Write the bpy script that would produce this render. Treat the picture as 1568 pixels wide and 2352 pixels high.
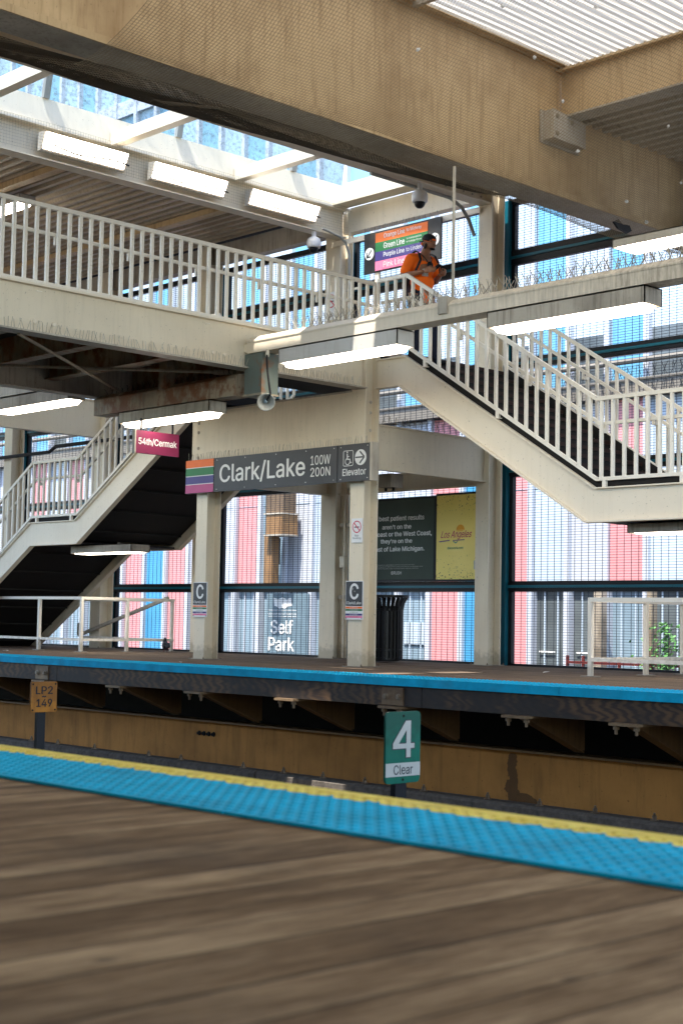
import bpy, bmesh, math, random
from mathutils import Vector, Matrix
random.seed(7)
R_ = math.radians
for o in list(bpy.data.objects): bpy.data.objects.remove(o)
S = bpy.context.scene
C = S.collection
# ------------------------------------------------------------------ camera
cam = bpy.data.cameras.new("camera"); camo = bpy.data.objects.new("camera", cam); C.objects.link(camo)
cam.sensor_fit = 'HORIZONTAL'; cam.sensor_width = 24.0; cam.lens = 3457.6/1568*24.0
rx, ux, fx = Vector((0.69499, 0.71880, 0.01781)), Vector((0.03907, -0.06248, 0.99728)), Vector((-0.71796, 0.69241, 0.07151))
M = Matrix(((rx.x, ux.x, -fx.x, 0), (rx.y, ux.y, -fx.y, 0), (rx.z, ux.z, -fx.z, 0.65), (0, 0, 0, 1)))
camo.matrix_world = M
cam.clip_start = 0.05; cam.clip_end = 2000
cam.dof.use_dof = True; cam.dof.focus_distance = 20.5; cam.dof.aperture_fstop = 3.6
S.camera = camo
# ------------------------------------------------------------------ light
SUN_EL, SUN_AZ = 70.0, 165.0          # azimuth: 0 = +Y, clockwise; the sun stands on the camera's side of the tracks
S.world = bpy.data.worlds.new("World"); S.world.use_nodes = True
wn = S.world.node_tree; bg = wn.nodes["Background"]
sky = wn.nodes.new("ShaderNodeTexSky"); sky.sky_type = 'NISHITA'; sky.sun_disc = False
sky.sun_elevation = R_(SUN_EL); sky.sun_rotation = R_(SUN_AZ)
wn.links.new(sky.outputs[0], bg.inputs[0]); bg.inputs[1].default_value = 0.15
sl = bpy.data.lights.new("sun", 'SUN'); sl.energy = 2.8; sl.angle = R_(0.5); sl.color = (1.0, 0.955, 0.88)
so = bpy.data.objects.new("sun", sl); C.objects.link(so)
sd = Vector((math.sin(R_(SUN_AZ))*math.cos(R_(SUN_EL)), math.cos(R_(SUN_AZ))*math.cos(R_(SUN_EL)), math.sin(R_(SUN_EL))))
so.rotation_euler = sd.to_track_quat('Z', 'Y').to_euler()
S.view_settings.view_transform = 'Standard'; S.view_settings.look = 'None'
S.view_settings.exposure = 2.5; S.view_settings.gamma = 1.0
S.render.resolution_x = 682; S.render.resolution_y = 1024
S.cycles.max_bounces = 8; S.cycles.diffuse_bounces = 5; S.cycles.transparent_max_bounces = 12
# ------------------------------------------------------------------ materials
def nd(nt, t, **k):
    n = nt.nodes.new(t)
    for a, v in k.items(): setattr(n, a, v)
    return n
def base_mat(name):
    m = bpy.data.materials.new(name); m.use_nodes = True
    return m, m.node_tree, m.node_tree.nodes["Principled BSDF"]
def coords(nt, scale=(1, 1, 1), obj=False):
    if obj: src = nd(nt, "ShaderNodeTexCoord").outputs["Object"]
    else: src = nd(nt, "ShaderNodeNewGeometry").outputs["Position"]
    mp = nd(nt, "ShaderNodeMapping"); mp.inputs["Scale"].default_value = scale
    nt.links.new(src, mp.inputs[0]); return mp.outputs[0]
def noise(nt, vec, scale, detail=4, rough=0.55):
    n = nd(nt, "ShaderNodeTexNoise"); n.inputs["Scale"].default_value = scale
    n.inputs["Detail"].default_value = detail; n.inputs["Roughness"].default_value = rough
    nt.links.new(vec, n.inputs["Vector"]); return n.outputs["Fac"]
def ramp(nt, fac, stops):
    r = nd(nt, "ShaderNodeValToRGB"); e = r.color_ramp.elements
    e[0].position, e[0].color = stops[0][0], tuple(stops[0][1])+(1,)
    e[1].position, e[1].color = stops[-1][0], tuple(stops[-1][1])+(1,)
    for p, c in stops[1:-1]:
        x = e.new(p); x.color = tuple(c)+(1,)
    nt.links.new(fac, r.inputs[0]); return r.outputs[0]
def mixc(nt, fac, a, b, mode='MIX'):
    m = nd(nt, "ShaderNodeMix", data_type='RGBA', blend_type=mode)
    for s, v in ((m.inputs[0], fac), (m.inputs[6], a), (m.inputs[7], b)):
        if hasattr(v, 'default_value') or hasattr(v, 'is_output'): nt.links.new(v, s)
        else: s.default_value = v if not isinstance(v, tuple) else (tuple(v)+(1,) if len(v) == 3 else v)
    return m.outputs[2]
def mth(nt, op, a, b=None, c=None):
    m = nd(nt, "ShaderNodeMath", operation=op)
    for i, v in enumerate((a, b, c)):
        if v is None: continue
        if hasattr(v, 'is_output'): nt.links.new(v, m.inputs[i])
        else: m.inputs[i].default_value = v
    return m.outputs[0]
def bump(nt, bs, h, strength=0.3, dist=0.01):
    b = nd(nt, "ShaderNodeBump"); b.inputs["Strength"].default_value = strength; b.inputs["Distance"].default_value = dist
    nt.links.new(h, b.inputs["Height"]); nt.links.new(b.outputs[0], bs.inputs["Normal"])
def mul(c, k): return tuple(min(1, x*k) for x in c)
def plain(name, c, rough=0.5, metal=0, var=0.12, scale=6, spec=0.22):
    m, nt, b = base_mat(name)
    v = noise(nt, coords(nt), scale, 5)
    col = ramp(nt, v, [(0.3, mul(c, 1-var)), (0.7, mul(c, 1+var))])
    nt.links.new(col, b.inputs["Base Color"]); b.inputs["Roughness"].default_value = rough
    b.inputs["Metallic"].default_value = metal; b.inputs["Specular IOR Level"].default_value = spec
    return m
def painted(name, c, dirt, amount=0.5, streak=True, rust=None, rustamt=0.0, rough=0.5):
    """old gloss paint: broad cloudy soiling, vertical runs, small dark specks, chipped patches"""
    m, nt, b = base_mat(name)
    p = coords(nt)
    a = noise(nt, p, 0.9, 6, 0.6)
    col = mixc(nt, mth(nt, 'MULTIPLY', ramp(nt, a, [(0.42, (0, 0, 0)), (0.75, (1, 1, 1))]), amount), c, dirt)
    if streak:
        st = noise(nt, coords(nt, (9, 9, 0.7)), 2.2, 4, 0.6)
        col = mixc(nt, mth(nt, 'MULTIPLY', ramp(nt, st, [(0.5, (0, 0, 0)), (0.72, (1, 1, 1))]), amount*0.7), col, dirt)
    sp = noise(nt, p, 38, 2, 0.5)
    col = mixc(nt, mth(nt, 'MULTIPLY', ramp(nt, sp, [(0.69, (0, 0, 0)), (0.74, (1, 1, 1))]), 0.55), col, mul(dirt, 0.45))
    sz_ = nd(nt, "ShaderNodeSeparateXYZ"); nt.links.new(p, sz_.inputs[0])       # splash and boot grime just above the platform boards
    low_ = mth(nt, 'MULTIPLY', mth(nt, 'SUBTRACT', 0.24, mth(nt, 'ADD', mth(nt, 'ABSOLUTE', sz_.outputs[2]), mth(nt, 'MULTIPLY', mth(nt, 'SUBTRACT', noise(nt, p, 14, 4), 0.5), 0.35))), 5.0)
    low_ = mth(nt, 'MINIMUM', mth(nt, 'MAXIMUM', low_, 0.0), 0.6)
    col = mixc(nt, low_, col, mul(dirt, 0.7))
    if rust:
        rn = noise(nt, coords(nt, (1.4, 1.4, 1.1)), 1.7, 7, 0.68)
        col = mixc(nt, ramp(nt, rn, [(0.60-rustamt, (0, 0, 0)), (0.70-rustamt, (1, 1, 1))]), col, rust)
    nt.links.new(col, b.inputs["Base Color"])
    b.inputs["Roughness"].default_value = rough; b.inputs["Specular IOR Level"].default_value = 0.28
    bump(nt, b, noise(nt, p, 26, 4), 0.12, 0.004)
    return m
CREAM = (0.72, 0.63, 0.48)
M_ = {}
M_['cream'] = painted("cream_paint", CREAM, (0.42, 0.36, 0.26), 0.30)
m, nt, b = base_mat("cream_beam_stained")        # soot and runs build up towards the open right-hand end of this beam
pz = coords(nt); sx_ = nd(nt, "ShaderNodeSeparateXYZ"); nt.links.new(pz, sx_.inputs[0])
g = mth(nt, 'MULTIPLY', mth(nt, 'ADD', sx_.outputs[0], 13.2), 0.17)
g = mth(nt, 'MINIMUM', mth(nt, 'MAXIMUM', g, 0.08), 0.85)
st = ramp(nt, noise(nt, coords(nt, (10, 10, 1.2)), 2.2, 5, 0.65), [(0.38, (0, 0, 0)), (0.62, (1, 1, 1))])
bl = ramp(nt, noise(nt, pz, 3.5, 6, 0.65), [(0.35, (0, 0, 0)), (0.65, (1, 1, 1))])
col = mixc(nt, mth(nt, 'MULTIPLY', mth(nt, 'ADD', mth(nt, 'MULTIPLY', st, 0.6), mth(nt, 'MULTIPLY', bl, 0.4)), g), (0.70, 0.60, 0.46), (0.15, 0.11, 0.075))
nt.links.new(col, b.inputs["Base Color"]); b.inputs["Roughness"].default_value = 0.55
M_['cream_stained'] = m
M_['cream_clean'] = painted("cream_paint_clean", (0.78, 0.69, 0.55), (0.56, 0.47, 0.34), 0.22)
M_['cream_dirty'] = painted("cream_paint_soiled", (0.48, 0.43, 0.35), (0.14, 0.11, 0.08), 0.75)
M_['cream_rusty'] = painted("cream_paint_rusted", (0.33, 0.26, 0.18), (0.07, 0.045, 0.025), 0.9, True, (0.16, 0.055, 0.015), 0.13)
M_['girder_tan'] = painted("tan_girder_paint", (0.62, 0.45, 0.25), (0.29, 0.17, 0.07), 0.8)
M_['rail_white'] = painted("railing_paint", (0.80, 0.74, 0.64), (0.5, 0.44, 0.34), 0.15, False)
M_['teal'] = painted("teal_paint", (0.005, 0.115, 0.165), (0.004, 0.07, 0.10), 0.4, rough=0.4)
M_['black'] = plain("black_frame", (0.012, 0.013, 0.016), 0.45)
M_['wire'] = plain("mesh_wire", (0.02, 0.026, 0.045), 0.5, 0.0)
M_['galv'] = painted("galvanised_steel", (0.33, 0.33, 0.30), (0.16, 0.14, 0.11), 0.7, rough=0.45)
M_['fixture'] = painted("fixture_steel", (0.40, 0.345, 0.27), (0.10, 0.075, 0.05), 0.95)
M_['fixture_clean'] = painted("fixture_steel_clean", (0.52, 0.49, 0.44), (0.34, 0.29, 0.22), 0.5)
M_['greybox'] = painted("grey_green_box", (0.20, 0.235, 0.21), (0.16, 0.09, 0.04), 0.55)
M_['dark'] = plain("dark_steel_plate", (0.014, 0.013, 0.012), 0.8, spec=0.2)
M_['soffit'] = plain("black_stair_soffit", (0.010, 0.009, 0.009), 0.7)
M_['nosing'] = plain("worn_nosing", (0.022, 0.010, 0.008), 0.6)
M_['brown'] = painted("brown_girder_paint", (0.185, 0.098, 0.032), (0.075, 0.042, 0.018), 0.75, rough=0.6)
M_['brown_dark'] = painted('bracket_paint', (0.15, 0.082, 0.034), (0.05, 0.028, 0.014), 0.8)
M_['spike'] = plain("bird_spike_wire", (0.30, 0.27, 0.22), 0.35, 0.5)
M_['cleat'] = painted('rusty_cleat', (0.20, 0.135, 0.075), (0.09, 0.05, 0.025), 0.8)
M_['rod'] = painted("bracing_rod", (0.30, 0.25, 0.18), (0.07, 0.04, 0.02), 0.8)
M_['plastic_black'] = plain("black_bin_paint", (0.008, 0.008, 0.009), 0.28)
M_['white'] = plain("white_enamel", (0.74, 0.74, 0.73), 0.4, var=0.04)
M_['lettering'] = plain("sign_white", (0.72, 0.72, 0.70), 0.5, var=0.05)
M_['sign_grey'] = plain("sign_grey", (0.045, 0.048, 0.055), 0.42, var=0.12, scale=3)
M_['sign_black'] = plain("sign_black", (0.022, 0.024, 0.027), 0.35, var=0.3, scale=9)
M_['orange'] = plain("line_orange", (0.78, 0.15, 0.02), 0.4, var=0.06)
M_['green'] = plain("line_green", (0.015, 0.16, 0.05), 0.4, var=0.1)
M_['purple'] = plain("line_purple", (0.055, 0.045, 0.19), 0.4, var=0.08)
M_['mauve'] = plain("line_mauve", (0.40, 0.06, 0.19), 0.4, var=0.06)
M_['pinkline'] = plain("line_pink", (0.75, 0.20, 0.33), 0.4, var=0.06)
M_['cermak'] = plain("sign_maroon", (0.17, 0.02, 0.06), 0.45, var=0.08)
M_['red'] = plain("sign_red", (0.55, 0.02, 0.06), 0.4)
M_['sign_green'] = painted("post_sign_green", (0.002, 0.125, 0.080), (0.004, 0.065, 0.045), 0.6, rough=0.4)
M_['sign_amber'] = painted("post_sign_amber", (0.46, 0.18, 0.012), (0.16, 0.06, 0.010), 0.85, rough=0.55)
M_['sign_greywhite'] = plain("dull_white", (0.42, 0.42, 0.38), 0.5, var=0.12)
M_['ad_green'] = plain("poster_dark_green", (0.035, 0.052, 0.038), 0.5, var=0.25, scale=1.2)
M_['bronze'] = painted("bronze_cladding", (0.27, 0.15, 0.065), (0.10, 0.05, 0.02), 0.8)
M_['asphalt'] = plain("asphalt", (0.05, 0.05, 0.05), 0.9)
M_['tie'] = plain("creosoted_tie", (0.055, 0.04, 0.03), 0.85, var=0.4, scale=9)
M_['guard'] = plain("guard_timber", (0.10, 0.085, 0.07), 0.85, var=0.35, scale=14)
M_['railsteel'] = plain("rail_steel", (0.20, 0.15, 0.11), 0.35, 0.7)
M_['paper'] = plain("paper_scrap", (0.7, 0.68, 0.62), 0.8)
M_['net'] = plain("net_twine", (0.30, 0.24, 0.16), 0.8)
M_['net_dark'] = plain("net_twine_dark", (0.075, 0.062, 0.045), 0.8)
M_['cable'] = plain("black_cable", (0.015, 0.015, 0.017), 0.5)
M_['blackbird'] = plain("pigeon_feathers", (0.022, 0.024, 0.032), 0.6, var=0.4, scale=30)
M_['fbase'] = plain("facade_white", (0.45, 0.475, 0.52), 0.5, var=0.04, scale=0.5)
M_['fpink'] = plain("facade_pink", (0.62, 0.265, 0.27), 0.5, var=0.05, scale=0.7)
M_['fblue'] = plain("facade_blue", (0.06, 0.28, 0.50), 0.35, var=0.14, scale=0.7)
M_['fpale'] = plain("facade_pale_glass", (0.42, 0.50, 0.58), 0.25, var=0.12, scale=0.6)
M_['fgrey'] = plain("facade_grey_glass", (0.095, 0.11, 0.115), 0.25, var=0.35, scale=0.9)
M_['fslate'] = plain("facade_slate", (0.20, 0.275, 0.33), 0.4, var=0.2, scale=0.6)
M_['ledge'] = painted("stone_ledge", (0.17, 0.15, 0.12), (0.13, 0.11, 0.09), 0.7)
M_['leaf'] = plain("leaf_green", (0.07, 0.19, 0.05), 0.6, var=0.5, scale=9)
M_['bark'] = plain("bark", (0.10, 0.07, 0.05), 0.9)
M_['redpaint'] = plain("red_railing", (0.12, 0.022, 0.018), 0.5)
def emit(name, c, st):
    m, nt, b = base_mat(name)
    b.inputs["Base Color"].default_value = tuple(c)+(1,); b.inputs["Emission Color"].default_value = tuple(c)+(1,)
    b.inputs["Emission Strength"].default_value = st; b.inputs["Roughness"].default_value = 0.4
    return m
M_['lamp'] = emit("lit_diffuser", (1.0, 0.90, 0.74), 3.6)
# tactile plastic: blue, with the outermost band painted yellow (ragged border)
def tactile(name, y_border, sign, blue=(0.0, 0.43, 0.62)):
    m, nt, b = base_mat(name)
    pos = coords(nt); sp = nd(nt, "ShaderNodeSeparateXYZ"); nt.links.new(pos, sp.inputs[0])
    v = noise(nt, pos, 5, 6, 0.65)
    bl = ramp(nt, v, [(0.3, mul(blue, 0.8)), (0.7, mul(blue, 1.2))])
    if sign is None: col = bl
    else:
        w = mth(nt, 'MULTIPLY', mth(nt, 'SINE', mth(nt, 'MULTIPLY', sp.outputs[0], 2*math.pi/0.12)), 0.012)
        n2 = mth(nt, 'MULTIPLY', mth(nt, 'SUBTRACT', noise(nt, pos, 11, 3), 0.5), 0.07)
        edge = mth(nt, 'GREATER_THAN', mth(nt, 'ADD', mth(nt, 'ADD', sp.outputs[1], w), n2), y_border)
        yl = ramp(nt, noise(nt, pos, 9, 4), [(0.3, (0.78, 0.55, 0.07)), (0.7, (0.95, 0.74, 0.15))])
        col = mixc(nt, edge, bl, yl)
    gr = ramp(nt, noise(nt, pos, 2.3, 6, 0.7), [(0.5, (0, 0, 0)), (0.8, (1, 1, 1))])
    col = mixc(nt, mth(nt, 'MULTIPLY', gr, 0.35), col, (0.06, 0.10, 0.12))
    nt.links.new(col, b.inputs["Base Color"]); b.inputs["Roughness"].default_value = 0.7; b.inputs["Specular IOR Level"].default_value = 0.12
    return m
M_['tact_near'] = tactile("tactile_near", 3.795, 1)
M_['tact_far'] = tactile("tactile_far", 0, None, (0.004, 0.33, 0.52))
def boards(name, axis, pitch, cols, gap=0.05, grain=70, contrast=1.0):
    """weathered planks: one tone per board, long grain, knots, dark joints"""
    m, nt, b = base_mat(name)
    pos = coords(nt); sp = nd(nt, "ShaderNodeSeparateXYZ"); nt.links.new(pos, sp.inputs[0])
    a = sp.outputs[0] if axis == 'Y' else sp.outputs[1]      # axis = direction in which boards run
    l = sp.outputs[1] if axis == 'Y' else sp.outputs[0]
    q = mth(nt, 'DIVIDE', mth(nt, 'ADD', a, mth(nt, 'MULTIPLY', mth(nt, 'SINE', mth(nt, 'MULTIPLY', a, 7.3)), pitch*0.22)), pitch); idx = mth(nt, 'FLOOR', q)
    wnz = nd(nt, "ShaderNodeTexWhiteNoise", noise_dimensions='1D'); nt.links.new(idx, wnz.inputs["W"])
    off = mth(nt, 'MULTIPLY', wnz.outputs["Value"], 37.0)
    cb = nd(nt, "ShaderNodeCombineXYZ")
    nt.links.new(mth(nt, 'MULTIPLY', a, 1.0), cb.inputs[0]); nt.links.new(mth(nt, 'ADD', mth(nt, 'MULTIPLY', l, 0.06), off), cb.inputs[1])
    g = noise(nt, cb.outputs[0], grain, 5, 0.6)
    cb2 = nd(nt, "ShaderNodeCombineXYZ")
    nt.links.new(a, cb2.inputs[0]); nt.links.new(mth(nt, 'ADD', mth(nt, 'MULTIPLY', l, 0.16), off), cb2.inputs[1])
    g2 = noise(nt, cb2.outputs[0], 7, 5, 0.65)
    t = mth(nt, 'ADD', mth(nt, 'MULTIPLY', g, 0.40), mth(nt, 'ADD', mth(nt, 'MULTIPLY', g2, 0.49), mth(nt, 'MULTIPLY', wnz.outputs["Value"], 0.11)))
    col = ramp(nt, t, cols)
    # knots and stains
    vo = nd(nt, "ShaderNodeTexVoronoi"); vo.inputs["Scale"].default_value = 1.0
    mp = nd(nt, "ShaderNodeMapping"); mp.inputs["Scale"].default_value = (4.2, 2.6, 1) if axis == 'Y' else (2.6, 4.2, 1)
    nt.links.new(pos, mp.inputs[0]); nt.links.new(mp.outputs[0], vo.inputs["Vector"])
    kn = ramp(nt, vo.outputs["Distance"], [(0.03, (1, 1, 1)), (0.10, (0, 0, 0))])
    col = mixc(nt, mth(nt, 'MULTIPLY', kn, 0.6), col, (0.03, 0.024, 0.02))
    st = ramp(nt, noise(nt, pos, 1.3, 5, 0.6), [(0.50, (0, 0, 0)), (0.75, (1, 1, 1))])
    col = mixc(nt, mth(nt, 'MULTIPLY', st, 0.6), col, (0.055, 0.042, 0.032))
    fr = mth(nt, 'FRACT', q)
    d = mth(nt, 'MINIMUM', fr, mth(nt, 'SUBTRACT', 1.0, fr))
    jl = ramp(nt, d, [(gap*0.5, (1, 1, 1)), (gap, (0, 0, 0))])
    col = mixc(nt, mth(nt, 'MULTIPLY', jl, 0.8), col, (0.014, 0.010, 0.007))
    nt.links.new(col, b.inputs["Base Color"]); b.inputs["Roughness"].default_value = 0.85
    b.inputs["Specular IOR Level"].default_value = 0.08
    h = mth(nt, 'SUBTRACT', mth(nt, 'MULTIPLY', g, 0.3), jl)
    bump(nt, b, h, 0.45, 0.004)
    return m
M_['wood_near'] = boards("near_boards", 'Y', 0.19, [(0.33, (0.120, 0.066, 0.028)), (0.48, (0.245, 0.145, 0.068)), (0.64, (0.56, 0.37, 0.19))], 0.035, 95)
M_['wood_far'] = boards("far_boards", 'X', 0.10, [(0.3, (0.070, 0.050, 0.036)), (0.5, (0.145, 0.105, 0.075)), (0.7, (0.25, 0.19, 0.135))], 0.08, 50)
def timber(name):
    m, nt, b = base_mat(name)
    p = coords(nt, (0.6, 1, 3.2))
    w = nd(nt, "ShaderNodeTexWave", wave_type='RINGS', rings_direction='Y'); w.inputs["Scale"].default_value = 3.2
    w.inputs["Distortion"].default_value = 14; w.inputs["Detail"].default_value = 4; w.inputs["Detail Scale"].default_value = 0.7
    nt.links.new(p, w.inputs["Vector"])
    g = ramp(nt, w.outputs["Fac"], [(0.1, (0.03, 0.015, 0.007)), (0.9, (0.10, 0.05, 0.018))])
    n = ramp(nt, noise(nt, coords(nt, (0.5, 1, 1)), 1.6, 5, 0.6), [(0.46, (1, 1, 1)), (0.60, (0, 0, 0))])
    nt.links.new(mixc(nt, mth(nt, 'MULTIPLY', n, 0.92), g, (0.014, 0.010, 0.008)), b.inputs["Base Color"])
    b.inputs["Roughness"].default_value = 0.7
    return m
M_['timber'] = timber("edge_timber")
def translucent(name, c, tr=0.6):
    m, nt, b = base_mat(name)
    b.inputs["Base Color"].default_value = tuple(c)+(1,); b.inputs["Roughness"].default_value = 0.5
    t = nd(nt, "ShaderNodeBsdfTranslucent"); t.inputs[0].default_value = tuple(c)+(1,)
    mx = nd(nt, "ShaderNodeMixShader"); mx.inputs[0].default_value = tr
    nt.links.new(b.outputs[0], mx.inputs[1]); nt.links.new(t.outputs[0], mx.inputs[2])
    nt.links.new(mx.outputs[0], nt.nodes["Material Output"].inputs[0]); return m
M_['fibreglass'] = translucent("fibreglass_sheet", (0.31, 0.29, 0.255), 0.7)
def glassy(name, c, tr=0.8, speck=True):
    m, nt, b = base_mat(name)
    b.inputs["Base Color"].default_value = tuple(c)+(1,); b.inputs["Roughness"].default_value = 0.15
    t = nd(nt, "ShaderNodeBsdfTransparent"); t.inputs[0].default_value = (0.66, 0.71, 0.73, 1)
    mx = nd(nt, "ShaderNodeMixShader")
    f = ramp(nt, noise(nt, coords(nt), 16, 5, 0.7), [(0.45, (1-tr, 1-tr, 1-tr)), (0.72, (0.75, 0.75, 0.75))])
    nt.links.new(mth(nt, 'SUBTRACT', 1.0, f), mx.inputs[0])
    nt.links.new(b.outputs[0], mx.inputs[1]); nt.links.new(t.outputs[0], mx.inputs[2])
    nt.links.new(mx.outputs[0], nt.nodes["Material Output"].inputs[0]); return m
M_['skyglass'] = glassy("skylight_glass", (0.16, 0.19, 0.21), 0.9)
def yellow_poster():
    m, nt, b = base_mat("poster_yellow")
    p = coords(nt); sp = nd(nt, "ShaderNodeSeparateXYZ"); nt.links.new(p, sp.inputs[0])
    g = noise(nt, p, 0.9, 2)
    col = ramp(nt, g, [(0.35, (0.84, 0.66, 0.14)), (0.65, (0.95, 0.74, 0.20))])
    z = sp.outputs[2]
    far = mth(nt, 'ABSOLUTE', mth(nt, 'SUBTRACT', z, 2.0))          # mildew specks gather at the head and foot of the sheet
    thr = mth(nt, 'SUBTRACT', 0.79, mth(nt, 'MULTIPLY', far, 0.25))
    s = mth(nt, 'GREATER_THAN', noise(nt, p, 42, 2, 0.6), thr)
    nt.links.new(mixc(nt, s, col, (0.06, 0.045, 0.01)), b.inputs["Base Color"]); b.inputs["Roughness"].default_value = 0.5
    return m
M_['poster_yellow'] = yellow_poster()
# ------------------------------------------------------------------ mesh helpers
class MB:
    def __init__(s): s.v = []; s.f = []; s.mi = []; s.m = 0
    def add(s, vs, fs):
        n = len(s.v); s.v += [Vector(v) for v in vs]
        for f in fs: s.f.append([n+i for i in f]); s.mi.append(s.m)
        return s
    def box(s, x0, y0, z0, x1, y1, z1):
        x0, x1 = min(x0, x1), max(x0, x1); y0, y1 = min(y0, y1), max(y0, y1); z0, z1 = min(z0, z1), max(z0, z1)
        return s.add([(x0,y0,z0),(x1,y0,z0),(x1,y1,z0),(x0,y1,z0),(x0,y0,z1),(x1,y0,z1),(x1,y1,z1),(x0,y1,z1)],
                     [(0,3,2,1),(4,5,6,7),(0,1,5,4),(1,2,6,5),(2,3,7,6),(3,0,4,7)])
    def bar(s, p, q, w, h, up=(0, 0, 1)):
        p, q = Vector(p), Vector(q); d = (q-p).normalized(); sd_ = d.cross(Vector(up))
        if sd_.length < 1e-4: sd_ = d.cross(Vector((1, 0, 0)))
        sd_.normalize(); u = sd_.cross(d).normalized(); a, b = sd_*w/2, u*h/2
        vs = [p-a-b, p+a-b, p+a+b, p-a+b, q-a-b, q+a-b, q+a+b, q-a+b]
        return s.add(vs, [(0,3,2,1),(4,5,6,7),(0,1,5,4),(1,2,6,5),(2,3,7,6),(3,0,4,7)])
    def cyl(s, p, q, r, n=10, r2=None):
        p, q = Vector(p), Vector(q); r2 = r if r2 is None else r2; d = (q-p).normalized()
        a = d.cross(Vector((0, 0, 1)));  a = d.cross(Vector((1, 0, 0))) if a.length < 1e-3 else a
        a.normalize(); b = d.cross(a); vs = []
        for c, rr in ((p, r), (q, r2)):
            for i in range(n):
                t = 2*math.pi*i/n; vs.append(c+a*math.cos(t)*rr+b*math.sin(t)*rr)
        fs = [(i, (i+1) % n, n+(i+1) % n, n+i) for i in range(n)]+[tuple(range(n))[::-1], tuple(range(n, 2*n))]
        return s.add(vs, fs)
    def tube(s, pts, r, n=8):
        for a, b in zip(pts[:-1], pts[1:]): s.cyl(a, b, r, n)
        return s
    def lathe(s, c, prof, n=20, ax=(0, 0, 1)):
        c = Vector(c); ax = Vector(ax).normalized(); a = ax.cross(Vector((1, 0, 0)))
        a = ax.cross(Vector((0, 1, 0))) if a.length < 1e-3 else a
        a.normalize(); b = ax.cross(a); vs = []
        for r, z in prof:
            for i in range(n):
                t = 2*math.pi*i/n; vs.append(c+ax*z+a*math.cos(t)*r+b*math.sin(t)*r)
        fs = []
        for k in range(len(prof)-1):
            for i in range(n): fs.append((k*n+i, k*n+(i+1) % n, (k+1)*n+(i+1) % n, (k+1)*n+i))
        fs.append(tuple(range(n))[::-1]); fs.append(tuple(range((len(prof)-1)*n, len(prof)*n)))
        return s.add(vs, fs)
    def prism(s, poly, plane, a, b):
        """poly in the named plane ('XZ','YZ','XY'), from a to b along the third axis"""
        def P(u, v, w): return {'XZ': (u, w, v), 'YZ': (w, u, v), 'XY': (u, v, w)}[plane]
        n = len(poly); vs = [P(u, v, a) for u, v in poly]+[P(u, v, b) for u, v in poly]
        return s.add(vs, [tuple(range(n)), tuple(range(n, 2*n))[::-1]]+[(i, n+i, n+(i+1) % n, (i+1) % n) for i in range(n)])
    def build(s, name, mats, parent=None, smooth=False, stuff=False):
        if not isinstance(mats, (list, tuple)): mats = [mats]
        off = parent.matrix_world.translation if parent else Vector((0, 0, 0))
        off = rootloc(parent)
        me = bpy.data.meshes.new(name); me.from_pydata([v-off for v in s.v], [], s.f)
        for m in mats: me.materials.append(M_[m] if isinstance(m, str) else m)
        bm = bmesh.new(); bm.from_mesh(me); bmesh.ops.recalc_face_normals(bm, faces=bm.faces); bm.to_mesh(me); bm.free()
        if any(s.mi):
            me.polygons.foreach_set('material_index', s.mi)
        if smooth: me.polygons.foreach_set('use_smooth', [True]*len(me.polygons))
        me.update(); o = bpy.data.objects.new(name, me); C.objects.link(o)
        if parent: o.parent = parent
        if stuff: o['kind'] = 'stuff'
        return o
def rootloc(p):
    v = Vector((0, 0, 0))
    while p: v = v+p.location; p = p.parent
    return v
def thing(name, label, cat, loc=(0, 0, 0), group=None, rotz=0):
    o = bpy.data.objects.new(name, None); C.objects.link(o); o.location = loc; o.rotation_euler = (0, 0, rotz)
    o.empty_display_size = 0.2; o['label'] = label; o['category'] = cat
    if group: o['group'] = group
    return o
def tag(o, label, cat, group=None, kind=None):
    o['label'] = label; o['category'] = cat
    if group: o['group'] = group
    if kind: o['kind'] = kind
    return o
def structure(name, mb, mat, smooth=False):
    o = mb.build(name, mat, None, smooth); o['kind'] = 'structure'; return o
def inst(src, name, parent, delta):
    o = src.copy(); o.name = name; C.objects.link(o); o.parent = parent
    o.location = Vector(src.location)+Vector(delta); return o
def copy_thing(root, loc, label, group=None):
    r = root.copy(); C.objects.link(r); r.location = loc; r['label'] = label
    if group: r['group'] = group
    def rec(a, b):
        for ch in list(a.children):
            c = ch.copy(); C.objects.link(c); c.parent = b; rec(ch, c)
    rec(root, r); return r
FONT = None
try:                                   # Blender's own bundled interface typeface, else the built-in one
    import os
    FONT = bpy.data.fonts.load(os.path.join(bpy.utils.system_resource('DATAFILES'), 'fonts', 'Inter.woff2'))
except Exception: FONT = None
ROTS = {'-Y': (R_(90), 0, 0), '+X': (R_(90), 0, R_(90)), '+Y': (R_(90), 0, R_(180))}
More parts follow.
